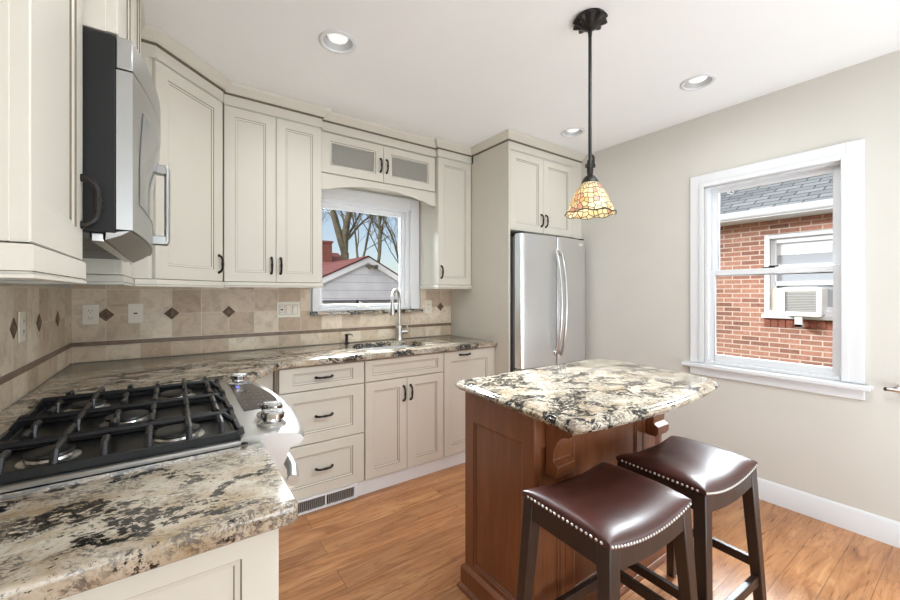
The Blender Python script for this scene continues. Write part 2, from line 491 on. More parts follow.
def offset_poly(poly, d, closed=True):
    """shift a CCW polygon inward by d (or an open path to its left by d)"""
    n = len(poly)
    out = []
    for i in range(n):
        p = Vector(poly[i])
        if closed or 0 < i < n - 1:
            a = Vector(poly[i - 1])
            b = Vector(poly[(i + 1) % n])
            t1 = (p - a).normalized()
            t2 = (b - p).normalized()
        elif i == 0:
            t1 = t2 = (Vector(poly[1]) - p).normalized()
        else:
            t1 = t2 = (p - Vector(poly[i - 1])).normalized()
        n1 = Vector((-t1.y, t1.x))
        n2 = Vector((-t2.y, t2.x))
        mdir = n1 + n2
        if mdir.length < 1e-6:
            mdir = n1
        mdir.normalize()
        k = d / max(0.3, mdir.dot(n1))
        out.append((p.x + mdir.x * k, p.y + mdir.y * k))
    return out
def sweep(mb, path, prof, mats):
    """profile [(out, z)] swept along an open plan path, out = to the right of travel"""
    rings = []
    for o, z in prof:
        rings.append([(x, y, z) for x, y in offset_poly(path, -o, False)])
    n = len(path)
    for i in range(len(prof) - 1):
        vs = rings[i] + rings[i + 1]
        mb.add(vs, [(j, j + 1, n + j + 1, n + j) for j in range(n - 1)], mats[i])
    for e in (0, n - 1):
        mb.add([r[e] for r in rings], [tuple(range(len(prof)))], 0)
def slab(mb, outline, prof, holes=(), m=0):
    """prof [(inset, z)] bottom to top around a CCW outline; holes cut straight through"""
    rings = [[(x, y, z) for x, y in offset_poly(outline, i)] for i, z in prof]
    mb.loft(rings, m, False, False)
    for ring, z in ((rings[0], prof[0][1]), (rings[-1], prof[-1][1])):
        polys = [[Vector((p[0], p[1], 0)) for p in ring]] + [[Vector((p[0], p[1], 0)) for p in h] for h in holes]
        flat = [(p.x, p.y, z) for q in polys for p in q]
        mb.add(flat, [tuple(t) for t in tessellate_polygon(polys)], m)
    for h in holes:
        mb.loft([[(p[0], p[1], prof[0][1]) for p in h], [(p[0], p[1], prof[-1][1]) for p in h]], m, False, False)
def arc(cx, cy, r, a0, a1, n):
    return [(cx + r * math.cos(R(a0 + (a1 - a0) * i / n)), cy + r * math.sin(R(a0 + (a1 - a0) * i / n))) for i in range(n + 1)]
def round_rect(x0, x1, y0, y1, r, n=6):
    return arc(x1 - r, y0 + r, r, -90, 0, n) + arc(x1 - r, y1 - r, r, 0, 90, n) + arc(x0 + r, y1 - r, r, 90, 180, n) + arc(x0 + r, y0 + r, r, 180, 270, n)

# ------------------------------------------------------------------ room shell
D, W, ZC, YR = 2.992, 3.519, 2.557, -5.5
struct(MB().box(-0.12, W + 0.12, YR - 0.1, D + 0.12, -0.12, 0).build('floor', 'floor'))
struct(MB().box(-0.12, 0, YR, D, 0, ZC).build('wall_left', 'wall'))
SX0, SX1, SZ0, SZ1 = 1.347, 2.150, 1.166, 2.03       # opening of the window over the sink
struct(MB().box(-0.12, SX0, D, D + 0.14, 0, ZC).box(SX1, W + 0.12, D, D + 0.14, 0, ZC).box(SX0, SX1, D, D + 0.14, 0, SZ0).box(SX0, SX1, D, D + 0.14, SZ1, ZC).build('wall_back', 'wall'))
RY0, RY1, RZ0, RZ1 = 0.50, 1.20, 0.815, 2.055       # opening of the right window
struct(MB().box(W, W + 0.14, YR, RY0, 0, ZC).box(W, W + 0.14, RY1, D, 0, ZC).box(W, W + 0.14, RY0, RY1, 0, RZ0).box(W, W + 0.14, RY0, RY1, RZ1, ZC).build('wall_right', 'wall'))
struct(MB().box(-0.12, W + 0.12, YR - 0.12, YR, 0, ZC).build('wall_rear', plain('rear_wall_dimmed', (150, 146, 140), 0.85)))  # unseen wall, set far back and darkened to even out the light
LIGHTS = [(1.141, 1.908), (3.01, 1.037), (3.004, 1.92)]
def circle(cx, cy, r, n=32):
    return [(cx + r * math.cos(2 * PI * i / n), cy + r * math.sin(2 * PI * i / n)) for i in range(n)]
mb = MB()
slab(mb, [(-0.12, YR - 0.12), (W + 0.14, YR - 0.12), (W + 0.14, D + 0.14), (-0.12, D + 0.14)], [(0, ZC), (0, ZC + 0.04)], [circle(x, y, 0.074) for x, y in LIGHTS])
struct(mb.build('ceiling', 'ceiling', smooth=False))
bp = [(0, 0), (0.016, 0), (0.016, 0.095), (0.012, 0.104), (0.012, 0.112), (0.007, 0.122), (0.004, 0.128), (0, 0.128)]
struct(MB().prism([(W - a, b) for a, b in bp], YR, 2.09, 'xz').build('baseboard_right', 'trim'))
struct(MB().prism([(a, b) for a, b in bp], YR, 0.77, 'xz').build('baseboard_left', 'trim'))
struct(MB().prism([(YR + a, b) for a, b in bp], 0.02, W - 0.02, 'yz').build('baseboard_rear', 'trim'))

# dark outer skin, added to soak up light bounced onto the brick house
M['outer_absorber'] = plain('outer_absorber_brown', (96, 66, 56), 0.9, vary=0.2, vs=12)
struct(MB().box(W + 0.1405, W + 0.17, YR, RY0, -0.75, 2.6).box(W + 0.1405, W + 0.17, RY1, D + 0.17, -0.75, 2.6).box(W + 0.1405, W + 0.17, RY0, RY1, -0.75, RZ0).box(W + 0.1405, W + 0.17, RY0, RY1, RZ1, 2.6)
       .box(-0.12, SX0, D + 0.1405, D + 0.17, -0.75, 2.6).box(SX1, W + 0.1405, D + 0.1405, D + 0.17, -0.75, 2.6).box(SX0, SX1, D + 0.1405, D + 0.17, -0.75, SZ0).box(SX0, SX1, D + 0.1405, D + 0.17, SZ1, 2.6).build('wall_outer_absorber', 'outer_absorber', smooth=False))

# ------------------------------------------------------------------ right window (double hung)
def casing_prof_box(mb, y0, y1, z0, z1, w, t):
    pass
mb = MB()
def frame4(mb, plane, a0, a1, z0, z1, w, d0, d1, m=0, bottom=True):
    """four rails of a rectangular frame; plane 'y' = frame in y-z at x d0..d1, plane 'x' = frame in x-z at y d0..d1"""
    def b(p0, p1, q0, q1):
        if plane == 'y':
            mb.box(d0, d1, p0, p1, q0, q1, m)
        else:
            mb.box(p0, p1, d0, d1, q0, q1, m)
    b(a0, a0 + w, z0, z1)
    b(a1 - w, a1, z0, z1)
    b(a0 + w, a1 - w, z1 - w, z1)
    if bottom:
        b(a0 + w, a1 - w, z0, z0 + w)
win = struct(frame4(mb, 'y', RY0, RY1, RZ0, RZ1, 0.018, W - 0.002, W + 0.13) or mb.build('window_2', 'trim', bevel=0.002))
mb = MB()
frame4(mb, 'y', RY0 - 0.078, RY1 + 0.09, RZ0, RZ1 + 0.08, 0.072, W - 0.018, W - 0.0005, bottom=False)
frame4(mb, 'y', RY0 - 0.018, RY1 + 0.03, RZ0, RZ1 + 0.02, 0.03, W - 0.024, W - 0.012, bottom=False)
mb.build('casing', 'trim', win, bevel=0.003)
MB().box(W - 0.055, W + 0.03, RY0 - 0.105, RY1 + 0.135, 0.785, 0.812).build('sill', 'trim', win, bevel=0.006)
MB().box(W - 0.02, W - 0.0005, RY0 - 0.078, RY1 + 0.09, 0.728, 0.785).build('apron', 'trim', win, bevel=0.004)
def sash(name, y0, y1, z0, z1, x0, x1, st, top, bot):
    mb = MB()
    mb.box(x0, x1, y0, y0 + st, z0, z1).box(x0, x1, y1 - st, y1, z0, z1).box(x0, x1, y0 + st, y1 - st, z0, z0 + bot).box(x0, x1, y0 + st, y1 - st, z1 - top, z1)
    s = mb.build(name, 'trim', win, bevel=0.003)
    MB().box((x0 + x1) / 2 - 0.002, (x0 + x1) / 2 + 0.002, y0 + st - 0.004, y1 - st + 0.004, z0 + bot - 0.004, z1 - top + 0.004).build('pane', 'glass', s)
    return s
sash('upper_sash', RY0 + 0.018, RY1 - 0.018, 1.425, RZ1 - 0.018, W + 0.065, W + 0.095, 0.042, 0.03, 0.035)
ls = sash('lower_sash', RY0 + 0.012, RY1 - 0.012, RZ0 + 0.012, 1.462, W + 0.022, W + 0.052, 0.04, 0.034, 0.052)
MB().box(W + 0.028, W + 0.05, 0.82, 0.88, 1.462, 1.472).box(W + 0.03, W + 0.04, 0.80, 0.85, 1.472, 1.48).build('sash_lock', 'bronze', ls, bevel=0.002)

# ------------------------------------------------------------------ window over the sink (casement)
mb = MB()
frame4(mb, 'x', SX0, SX1, SZ0, SZ1, 0.024, D - 0.002, D + 0.13)
w1 = struct(mb.build('window_1', 'trim', bevel=0.002))
mb = MB()
frame4(mb, 'x', SX0 - 0.03, SX1 + 0.094, SZ0, SZ1 + 0.09, 0.045, D - 0.02, D - 0.0005, bottom=False)
mb.box(SX1 + 0.01, SX1 + 0.094, D - 0.026, D - 0.0005, SZ0, SZ1 + 0.09)
mb.box(SX0 - 0.03, SX1 + 0.05, D - 0.019, D - 0.0006, SZ1 - 0.004, SZ1 + 0.05)
mb.build('casing', 'trim', w1, bevel=0.004)
mb = MB()
frame4(mb, 'x', SX0 + 0.024, SX1 - 0.024, SZ0 + 0.024, SZ1 - 0.024, 0.026, D + 0.03, D + 0.075)
frame4(mb, 'x', SX0 + 0.05, SX1 - 0.05, SZ0 + 0.04, SZ1 - 0.05, 0.012, D + 0.04, D + 0.07)
sx = mb.build('casement_sash', 'trim', w1, bevel=0.003)
MB().box(SX0 + 0.05, SX1 - 0.05, D + 0.053, D + 0.057, SZ0 + 0.045, SZ1 - 0.05).build('pane', 'glass', sx)
mb = MB()
mb.loft([[(1.735 + 0.055 * math.cos(t) * k, D + 0.012 + 0.018 * math.sin(t) * k, SZ0 + 0.024 + h) for t in [2 * PI * i / 14 for i in range(14)]] for k, h in ((1, 0), (0.95, 0.012), (0.6, 0.026), (0.3, 0.03))])
ck = mb.build('crank_base', 'plastic', w1)
MB().tube([(1.73, D + 0.012, SZ0 + 0.05), (1.71, D + 0.0, SZ0 + 0.062), (1.68, D - 0.005, SZ0 + 0.070)], 0.006).build('crank_arm', 'plastic', ck)
MB().tube([(1.676, D - 0.005, SZ0 + 0.058), (1.681, D - 0.006, SZ0 + 0.084)], 0.011, 10).build('crank_knob', 'bronze', ck)
MB().box(SX1 - 0.03, SX1 - 0.012, D - 0.012, D + 0.004, 1.22, 1.33).build('sash_lock', 'plastic', w1, bevel=0.004)
mb = MB()
slab(mb, round_rect(1.302, 2.268, D - 0.05, D - 0.0005, 0.004, 2), [(0.003, 1.140), (0, 1.144), (0, 1.160), (0.004, 1.1655)])
tag(mb.build('granite_sill', 'granite'), 'narrow speckled granite ledge under the window over the sink', 'window sill')

# ------------------------------------------------------------------ cabinet parts
STILE = 0.058
def door(parent, Mx, w, h, name='door', stile=STILE, t=0.02, glass=False, rail=None, mat='cab'):
    """framed door; local x 0..w, z 0..h, back at y=0, front at y=-t"""
    gz = 'glaze' if mat == 'cab' else 'cherry_dark'
    mb = MB(Mx)
    rail = rail or stile
    def ring(i, j, d):
        return [(i, -d, j), (w - i, -d, j), (w - i, -d, h - j), (i, -d, h - j)]
    seq = [(0, 0, 0, 0), (0, 0, t - 0.002, 0), (0.002, 0.002, t, 0), (stile, rail, t, 1), (stile + 0.0022, rail + 0.0022, t - 0.003, 0),
           (stile + 0.011, rail + 0.011, t - 0.0055, 1), (stile + 0.0125, rail + 0.0125, t - 0.0085, 0)]
    for a, b in zip(seq[:-1], seq[1:]):
        r0, r1 = ring(a[0], a[1], a[2]), ring(b[0], b[1], b[2])
        mb.add(r0 + r1, [(i, (i + 1) % 4, 4 + (i + 1) % 4, 4 + i) for i in range(4)], a[3])
    i, j, d, _ = seq[-1]
    if glass:
        r0, r1 = ring(i, j, d), ring(i, j, 0)
        mb.add(r0 + r1, [(k, (k + 1) % 4, 4 + (k + 1) % 4, 4 + k) for k in range(4)], 0)
        r0, r1 = ring(0, 0, 0), ring(i, j, 0)
        mb.add(r0 + r1, [(k, (k + 1) % 4, 4 + (k + 1) % 4, 4 + k) for k in range(4)], 0)
    else:
        mb.add(ring(i, j, d), [(0, 1, 2, 3)], 0)
        mb.add(ring(0, 0, 0), [(0, 1, 2, 3)], 0)
    o = mb.build(name, [mat, gz], parent, smooth=False)
    if glass:
        g = MB(Mx).box(i - 0.004, w - i + 0.004, -0.008, -0.004, j - 0.004, h - j + 0.004)
        g.build('glass_panel', 'frosted', o)
    return o
M['cherry_dark'] = plain('cherry_glaze', (78, 42, 24), 0.5, vary=0.15, vs=30)
def handle(parent, Mx, x, z, vertical=True, t=0.02, L=0.098, mat='bronze'):
    mb = MB(Mx)
    pts, rs = [], []
    n = 16
    for i in range(n + 1):
        s = -1 + 2 * i / n
        out = 0.022 * (1 - abs(s) ** 5) + 0.004
        a = s * L / 2
        pts.append((x, -t - out, z + a) if vertical else (x + a, -t - out, z))
        rs.append(0.0062 + 0.0014 * abs(s) ** 4 + (0.0022 if i in (7, 9) else 0.0006 if i == 8 else 0))
    mb.tube(pts, rs, 8)
    for s in (-1, 1):
        c = (x, 0, z + s * L / 2) if vertical else (x + s * L / 2, 0, z)
        mb.tube([(c[0], -t + 0.001, c[2]), (c[0], -t - 0.004, c[2]), (c[0], -t - 0.008, c[2])], [0.0085, 0.0085, 0.005], 10)
    return mb.build('handle', mat, parent)
CROWN = [(0.0, 2.434), (0.0, 2.494), (0.006, 2.495), (0.006, 2.500), (0.012, 2.503), (0.012, 2.508), (0.018, 2.511), (0.024, 2.521), (0.040, 2.536), (0.048, 2.546), (0.050, 2.556), (-0.01, 2.556), (-0.01, 2.434)]
CROWNM = [0, 1, 1, 1, 0, 0, 0, 0, 0, 0, 0, 0, 0]
def crown(parent, path):
    mb = MB()
    sweep(mb, path, CROWN, CROWNM)
    return mb.build('crown_moulding', ['cab', 'glaze_dark'], parent, ang=30)
def light_rail(parent, path, z0, z1):
    mb = MB()
    pr = [(-0.018, z1), (0.003, z1 - 0.0002), (0.005, z1 - 0.004), (0.005, z0 + 0.010), (0.002, z0 + 0.009), (0.002, z0 + 0.006), (0.006, z0 + 0.005), (0.006, z0), (-0.018, z0)]
    sweep(mb, path, pr, [1, 0, 0, 1, 0, 0, 0, 0])
    return mb.build('light_rail', ['cab', 'glaze'], parent, ang=30)
UZ0, UZ1 = 1.372, 2.432
UD = 0.316
# --- near upper cabinet on the left wall
c = thing('wall_cabinet', 'cream upper cabinet nearest the camera, its door right beside the microwave', 'cabinet', (0, 0.756, UZ0))
MB().box(0.001, UD - 0.02, 0.758, 1.130, UZ0 + 0.003, 2.436).box(UD - 0.0205, UD - 0.0195, 0.759, 1.129, UZ0 + 0.003, UZ1).build('body', 'cab', c, bevel=0.001)
d = door(c, at(UD - 0.02, 0.760, UZ0 + 0.003, 90), 0.367, UZ1 - UZ0 - 0.005, stile=0.062)
handle(d, at(UD - 0.02, 0.760, UZ0, 90), 0.345, 0.125)
light_rail(c, [(0.003, 0.754), (UD, 0.754), (UD, 1.130)], 1.326, UZ0)
crown(c, [(0.003, 0.757), (UD, 0.757), (UD, 1.131)])
# --- cabinet over the microwave
OD = 0.372
c = thing('wall_cabinet', 'cream cabinet above the microwave, deeper than its neighbours', 'cabinet', (0, 1.135, 1.88))
MB().box(0.001, OD - 0.02, 1.137, 1.889, 1.882, 2.436).build('body', 'cab', c, bevel=0.001)
for k in (0, 1):
    d = door(c, at(OD - 0.02, 1.138 + k * 0.376, 1.884, 90), 0.373, UZ1 - 1.884, stile=0.055)
    handle(d, at(OD - 0.02, 1.138 + k * 0.376, 1.884, 90), 0.34 if k == 0 else 0.033, 0.07)
crown(c, [(UD + 0.002, 1.137), (OD, 1.137), (OD, 1.889), (UD + 0.002, 1.889)])
# --- narrow upper between microwave and corner
c = thing('wall_cabinet', 'narrow cream upper cabinet between the microwave and the corner cabinet', 'cabinet', (0, 1.893, UZ0))
MB().box(0.001, UD - 0.02, 1.893, 2.340, UZ0 + 0.003, 2.436).build('body', 'cab', c, bevel=0.001)
d = door(c, at(UD - 0.02, 1.895, UZ0 + 0.003, 90), 0.44, UZ1 - UZ0 - 0.005)
light_rail(c, [(0.003, 1.891), (UD, 1.891), (UD, 2.340)], 1.338, UZ0)
crown(c, [(0.003, 1.893), (UD, 1.893), (UD, 2.342)])
# --- diagonal corner upper
A, B = (0.402, 2.345), (0.712, 2.655)
c = thing('corner_wall_cabinet', 'cream diagonal corner cabinet with one tall door above the outlets', 'cabinet', (0.2, 2.7, UZ0))
q = 0.02 * 0.7071
MB().prism([(0.001, A[1] + 0.001), (A[0] - 2 * q, A[1] + 0.001), (A[0] - q, A[1] + q), (B[0] - q, B[1] + q), (B[0] - 0.0005, B[1] + 2 * q), (B[0] - 0.0005, D - 0.001), (0.001, D - 0.001)], UZ0 + 0.003, 2.436, 'xy').build('body', 'cab', c)
LW = math.hypot(B[0] - A[0], B[1] - A[1])
MX = at(A[0] - q, A[1] + q, UZ0 + 0.003, 45)
d = door(c, MX, LW - 0.006, UZ1 - UZ0 - 0.005, stile=0.066)
handle(d, MX, LW - 0.036, 0.10)
light_rail(c, [(UD + 0.008, A[1]), A, B, (B[0], 2.674)], 1.338, UZ0)
crown(c, [(UD + 0.002, A[1]), A, B, (B[0], 2.674)])
# --- double-door upper left of the sink window
FY = D - UD
def upper(label, x0, x1, doors, hx, z0=UZ0, zr=1.342, y=FY, name='wall_cabinet', cr=None, lr=None):
    c = thing(name, label, 'cabinet', (x0, D, z0))
    MB().box(x0 + 0.0005, x1 - 0.0005, y + 0.02, D - 0.001, z0 + 0.003, 2.436).build('body', 'cab', c, bevel=0.001)
    n = doors
    w = (x1 - x0 - 0.004) / n
    for k in range(n):
        MX = at(x0 + 0.002 + k * w, y + 0.02, z0 + 0.003)
        d = door(c, MX, w - 0.003, UZ1 - z0 - 0.005)
        handle(d, MX, hx[k] if hx[k] > 0 else w - 0.003 + hx[k], 0.085 + 0.02)
    light_rail(c, lr, zr, z0)
    crown(c, cr)
    return c
upper('cream two door upper cabinet between the corner cabinet and the sink window', 0.716, 1.300, 2, [-0.026, 0.026],
      cr=[(0.716, FY), (1.300, FY), (1.300, FY + 0.04)], lr=[(0.716, FY), (1.300, FY), (1.300, D - 0.03)])
upper('slim one door cream upper cabinet between the sink window and the fridge surround', 2.250, 2.600, 1, [0.028],
      cr=[(2.250, FY + 0.04), (2.250, FY), (2.600, FY)], lr=[(2.250, D - 0.03), (2.250, FY), (2.600, FY)])
# --- glass cabinet over the window with arched valance
GY = D - 0.282
c = thing('glass_wall_cabinet', 'short cream cabinet with two glass doors bridging above the sink window', 'cabinet', (1.301, D, 2.13))
gx0, gx1, gz0 = 1.302, 2.248, 2.140
mb = MB().box(gx0, gx0 + 0.016, GY + 0.02, D - 0.001, gz0, 2.436).box(gx1 - 0.016, gx1, GY + 0.02, D - 0.001, gz0, 2.436)
mb.box(gx0 + 0.016, gx1 - 0.016, GY + 0.02, D - 0.001, gz0, gz0 + 0.016).box(gx0 + 0.016, gx1 - 0.016, GY + 0.02, D - 0.001, 2.42, 2.436).box(gx0 + 0.016, gx1 - 0.016, D - 0.012, D - 0.001, gz0 + 0.016, 2.42)
mb.box(1.762, 1.788, GY + 0.02, GY + 0.04, gz0 + 0.016, 2.42).build('body', 'cab', c)
gw = 0.468
for k in (0, 1):
    MX = at(gx0 + 0.002 + k * (gw + 0.003), GY + 0.02, gz0 + 0.006)
    d = door(c, MX, gw, UZ1 - gz0 - 0.012, glass=True, stile=0.062, rail=0.055)
    handle(d, MX, gw - 0.024 if k == 0 else 0.024, 0.125)
crown(c, [(gx0, GY), (gx1, GY)])
pts = [(gx0, gz0 - 0.002), (gx1, gz0 - 0.002), (gx1, 2.028), (gx1 - 0.035, 2.028)]
for i in range(25):
    s = 1 - 2 * i / 24
    pts.append(((gx0 + gx1) / 2 + s * (gx1 - gx0 - 0.11) / 2, 2.034 + 0.062 * (1 - s * s)))
pts += [(gx0 + 0.035, 2.028), (gx0, 2.028)]
MB().prism(pts, GY + 0.004, GY + 0.024, 'xz').build('arched_valance', 'cab', c, bevel=0.002)
# --- fridge surround
PX0, PX1, PY = 2.602, W - 0.002, 2.215
c = thing('fridge_cabinet', 'tall cream surround with two doors over the fridge', 'cabinet', (PX0, D, 0))
MB().box(PX0, PX0 + 0.018, PY, D - 0.001, 0, 2.436).build('side_panel', 'cab', c, bevel=0.001)
MB().box(PX0 + 0.0185, PX1, PY + 0.02, D - 0.001, 1.80, 2.436).box(3.384, PX1, PY + 0.001, PY + 0.02, 1.80, 2.436).build('body', 'cab', c, bevel=0.001)
MB().box(3.470, PX1, PY + 0.001, D - 0.001, 0, 1.7995).build('side_panel', 'cab', c, bevel=0.001)
for k in (0, 1):
    MX = at(PX0 + 0.020 + k * 0.381, PY + 0.02, 1.804)
    d = door(c, MX, 0.378, UZ1 - 1.806)
    handle(d, MX, 0.378 - 0.026 if k == 0 else 0.026, 0.105)
crown(c, [(PX0, D - UD - 0.02), (PX0, PY), (PX1, PY)])

# ------------------------------------------------------------------ base cabinets
BY = D - 0.62           # face of the base doors
BZ0, BZ1 = 0.094, 0.868
def drawer(parent, x, y, z, w, h, name='drawer', hnd=True, deg=0, stile=0.05, rail=0.036, hz=None):
    MX = at(x, y, z, deg)
    d = door(parent, MX, w, h, name, stile=stile, rail=rail)
    if hnd:
        handle(d, MX, w / 2, hz if hz else h / 2, False)
    return d
def base_box(c, x0, x1):
    MB().box(x0 + 0.0005, x1 - 0.0005, BY + 0.0205, D - 0.001, BZ0, 0.874).build('body', 'cab', c, bevel=0.001)
def toe(c, x0, x1, y=None):
    MB().box(x0, x1, BY + 0.012 if y is None else y, BY + 0.035, 0.0, BZ0 - 0.001).build('toe_board', 'trim', c, bevel=0.001)
c = thing('drawer_cabinet', 'cream three drawer base cabinet left of the sink above the vent grille', 'cabinet', (0.956, D, 0))
base_box(c, 0.956, 1.481)
for z0, z1, st, rl in ((0.728, BZ1, 0.075, 0.036), (0.409, 0.722, 0.075, 0.062), (BZ0, 0.403, 0.075, 0.062)):
    drawer(c, 0.962, BY + 0.02, z0, 0.513, z1 - z0, stile=st, rail=rl)
toe(c, 0.956, 1.481)
c = thing('sink_cabinet', 'cream two door base cabinet under the sink', 'cabinet', (1.481, D, 0))
MB().box(1.4815, 1.4995, BY + 0.0205, D - 0.001, BZ0, 0.874).box(2.0805, 2.0985, BY + 0.0205, D - 0.001, BZ0, 0.874).box(1.4995, 2.0805, BY + 0.0205, BY + 0.04, 0.722, 0.874).box(1.4995, 2.0805, BY + 0.0205, D - 0.001, BZ0, BZ0 + 0.018).build('body', 'cab', c)
drawer(c, 1.484, BY + 0.02, 0.728, 0.612, BZ1 - 0.728, 'false_drawer_front', False, stile=0.05)
for k in (0, 1):
    MX = at(1.484 + k * 0.3075, BY + 0.02, BZ0)
    d = door(c, MX, 0.3045, 0.722 - BZ0)
    handle(d, MX, 0.3045 - 0.026 if k == 0 else 0.026, 0.722 - BZ0 - 0.105)
toe(c, 1.481, 2.099)
c = thing('pull_out_cabinet', 'cream base cabinet with one tall panel and a top handle, right of the sink', 'cabinet', (2.099, D, 0))
base_box(c, 2.099, 2.600)
MX = at(2.102, BY + 0.02, BZ0)
d = door(c, MX, 0.478, BZ1 - BZ0, stile=0.062, rail=0.075)
handle(d, MX, 0.19, BZ1 - BZ0 - 0.03, False)
MB().box(2.5815, 2.599, BY + 0.002, BY + 0.02, BZ0, BZ1).build('filler_or_shade_strip', 'cab', c, bevel=0.001)
toe(c, 2.099, 2.600)
# corner base with diagonal front
c = thing('corner_base_cabinet', 'cream diagonal filler cabinet tucked between the range and the drawers', 'cabinet', (0.3, 2.6, 0))
CA, CB = (0.676, 1.985), (0.925, 2.355)
MB().prism([(0.001, 1.897), (0.64, 1.897), CA, CB, (0.925, 2.40), (0.9545, 2.40), (0.9545, D - 0.001), (0.001, D - 0.001)], BZ0, 0.874, 'xy').build('body', 'cab', c, bevel=0.001)
MB().box(0.936, 0.952, BY - 0.002, BY + 0.02, BZ0, 0.868).build('filler_or_shade_strip', 'glaze', c, bevel=0.001)  # shade of the corner gap painted as a brown strip
MB().prism([(0.001, 1.90), (0.6, 1.90), (0.65, 1.99), (0.90, 2.37), (0.954, 2.384), (0.954, 2.44), (0.001, 2.44)], 0, BZ0 - 0.001, 'xy').build('toe_board', 'trim', c)
# vent grille
v = thing('floor_vent_grille', 'white toe kick vent grille with dark slots under the drawer cabinet', 'vent', (1.1, BY + 0.01, 0))
mb = MB()
vx0, vx1, vz0, vz1 = 1.03, 1.428, 0.004, 0.092
vy0, vy1 = BY - 0.006, BY + 0.011
mb.box(vx0, vx1, vy0, vy1, vz0, vz0 + 0.012).box(vx0, vx1, vy0, vy1, vz1 - 0.012, vz1).box(vx0, vx0 + 0.012, vy0, vy1, vz0 + 0.012, vz1 - 0.012).box(vx1 - 0.022, vx1, vy0, vy1, vz0 + 0.012, vz1 - 0.012).box(1.222, 1.232, vy0, vy1, vz0 + 0.012, vz1 - 0.012)
mb.build('frame', 'trim', v, bevel=0.001)
MB().box(vx0 + 0.012, vx1 - 0.022, vy1 - 0.003, vy1 - 0.001, vz0 + 0.012, vz1 - 0.012).build('backing', 'blackmatte', v)
x = vx0 + 0.017
grey = plain('vent_louvre_grey', (150, 144, 138), 0.5)
while x < vx1 - 0.026:
    if not 1.219 < x < 1.233:
        MB().box(x, x + 0.0045, vy0 + 0.003, vy1 - 0.004, vz0 + 0.012, vz1 - 0.012).build('louvre', grey, v)
    x += 0.0115
# near base cabinet
NY0, NY1 = 0.787, 1.127
c = thing('end_base_cabinet', 'cream base cabinet at the near end of the counter, framed end panel facing us', 'cabinet', (0.3, NY0, 0))
MB().box(0.001, 0.612, NY0 + 0.02, NY1, 0.09, 0.872).build('body', 'cab', c, bevel=0.001)
door(c, at(0.001, NY0 + 0.02, 0.0), 0.635, 0.872, 'end_panel', stile=0.062, rail=0.043)
d = door(c, at(0.614, NY0 + 0.0215, 0.1, 90), NY1 - NY0 - 0.023, 0.765, stile=0.05)
MB().box(0.02, 0.56, NY0 + 0.0215, NY1, 0, 0.089).build('toe_board', 'trim', c)

# ------------------------------------------------------------------ countertops, sink, faucet
GP = [(0.006, 0.876), (0.0, 0.881), (0.0, 0.900), (0.002, 0.907), (0.006, 0.912), (0.012, 0.915)]
def dshape(grow=0.0):
    cx, cy, a, b = 1.790, 2.66, 0.285 + grow, 0.20 + grow
    out = []
    for i in range(40):
        t = 2 * PI * i / 40
        ct, st = math.cos(t), math.sin(t)
        e = 0.5 if st > 0 else 0.8
        out.append((cx + a * math.copysign(abs(ct) ** 0.62, ct), cy + b * math.copysign(abs(st) ** e, st)))
    return out
mb = MB()
outline = [(0.001, 1.895), (0.098, 1.895), (0.655, 1.895), (0.668, 1.91), (0.690, 1.935), (0.72, 1.97), (0.93, 2.30), (0.955, 2.333), (0.985, 2.345), (2.600, 2.345), (2.600, D - 0.001), (0.001, D - 0.001)]
slab(mb, outline, GP, [dshape()])
ct = mb.build('granite_countertop', 'granite', ang=50)
tag(ct, 'long granite countertop on the back wall with the sink cut into it', 'countertop')
mb = MB()
slab(mb, [(0.001, 0.762), (0.654, 0.762), (0.664, 0.766), (0.668, 0.776), (0.668, 1.1275), (0.001, 1.1275)], [(0.004, 0.874), (0.0, 0.878), (0.0, 0.906), (0.002, 0.911), (0.005, 0.914), (0.009, 0.915)])
tag(mb.build('granite_countertop', 'granite', ang=50), 'short granite countertop slab in the near left foreground beside the range', 'countertop')
MB().box(0.001, 0.097, 1.1295, 1.8935, 0.876, 0.915).build('granite_strip', 'granite', bevel=0.002)
tag(bpy.data.objects['granite_strip'], 'thin granite strip on the left wall behind the range grates', 'countertop')
# sink bowl
s = thing('kitchen_sink', 'undermount stainless sink bowl in the back counter', 'sink', (1.790, 2.66, 0.7))
mb = MB()
def rs(g, z):
    return [(x, y, z) for x, y in dshape(g)]
mb.loft([rs(0.012, 0.8755), rs(-0.002, 0.8755), rs(-0.006, 0.72), rs(-0.03, 0.69), rs(-0.12, 0.686)], 0, False, True)
mb.loft([rs(0.012, 0.8755), rs(0.012, 0.86), rs(0.004, 0.70), rs(-0.03, 0.682)], 0, False, True)
mb.build('bowl', steel('sink_steel', (222, 222, 222), 'x', 0.35), s)
MB().lathe([(0.042, 0.6865), (0.042, 0.690), (0.030, 0.690), (0.02, 0.688)], 20, base=Matrix.Translation((1.790, 2.66, 0))).build('drain', 'chrome', s)
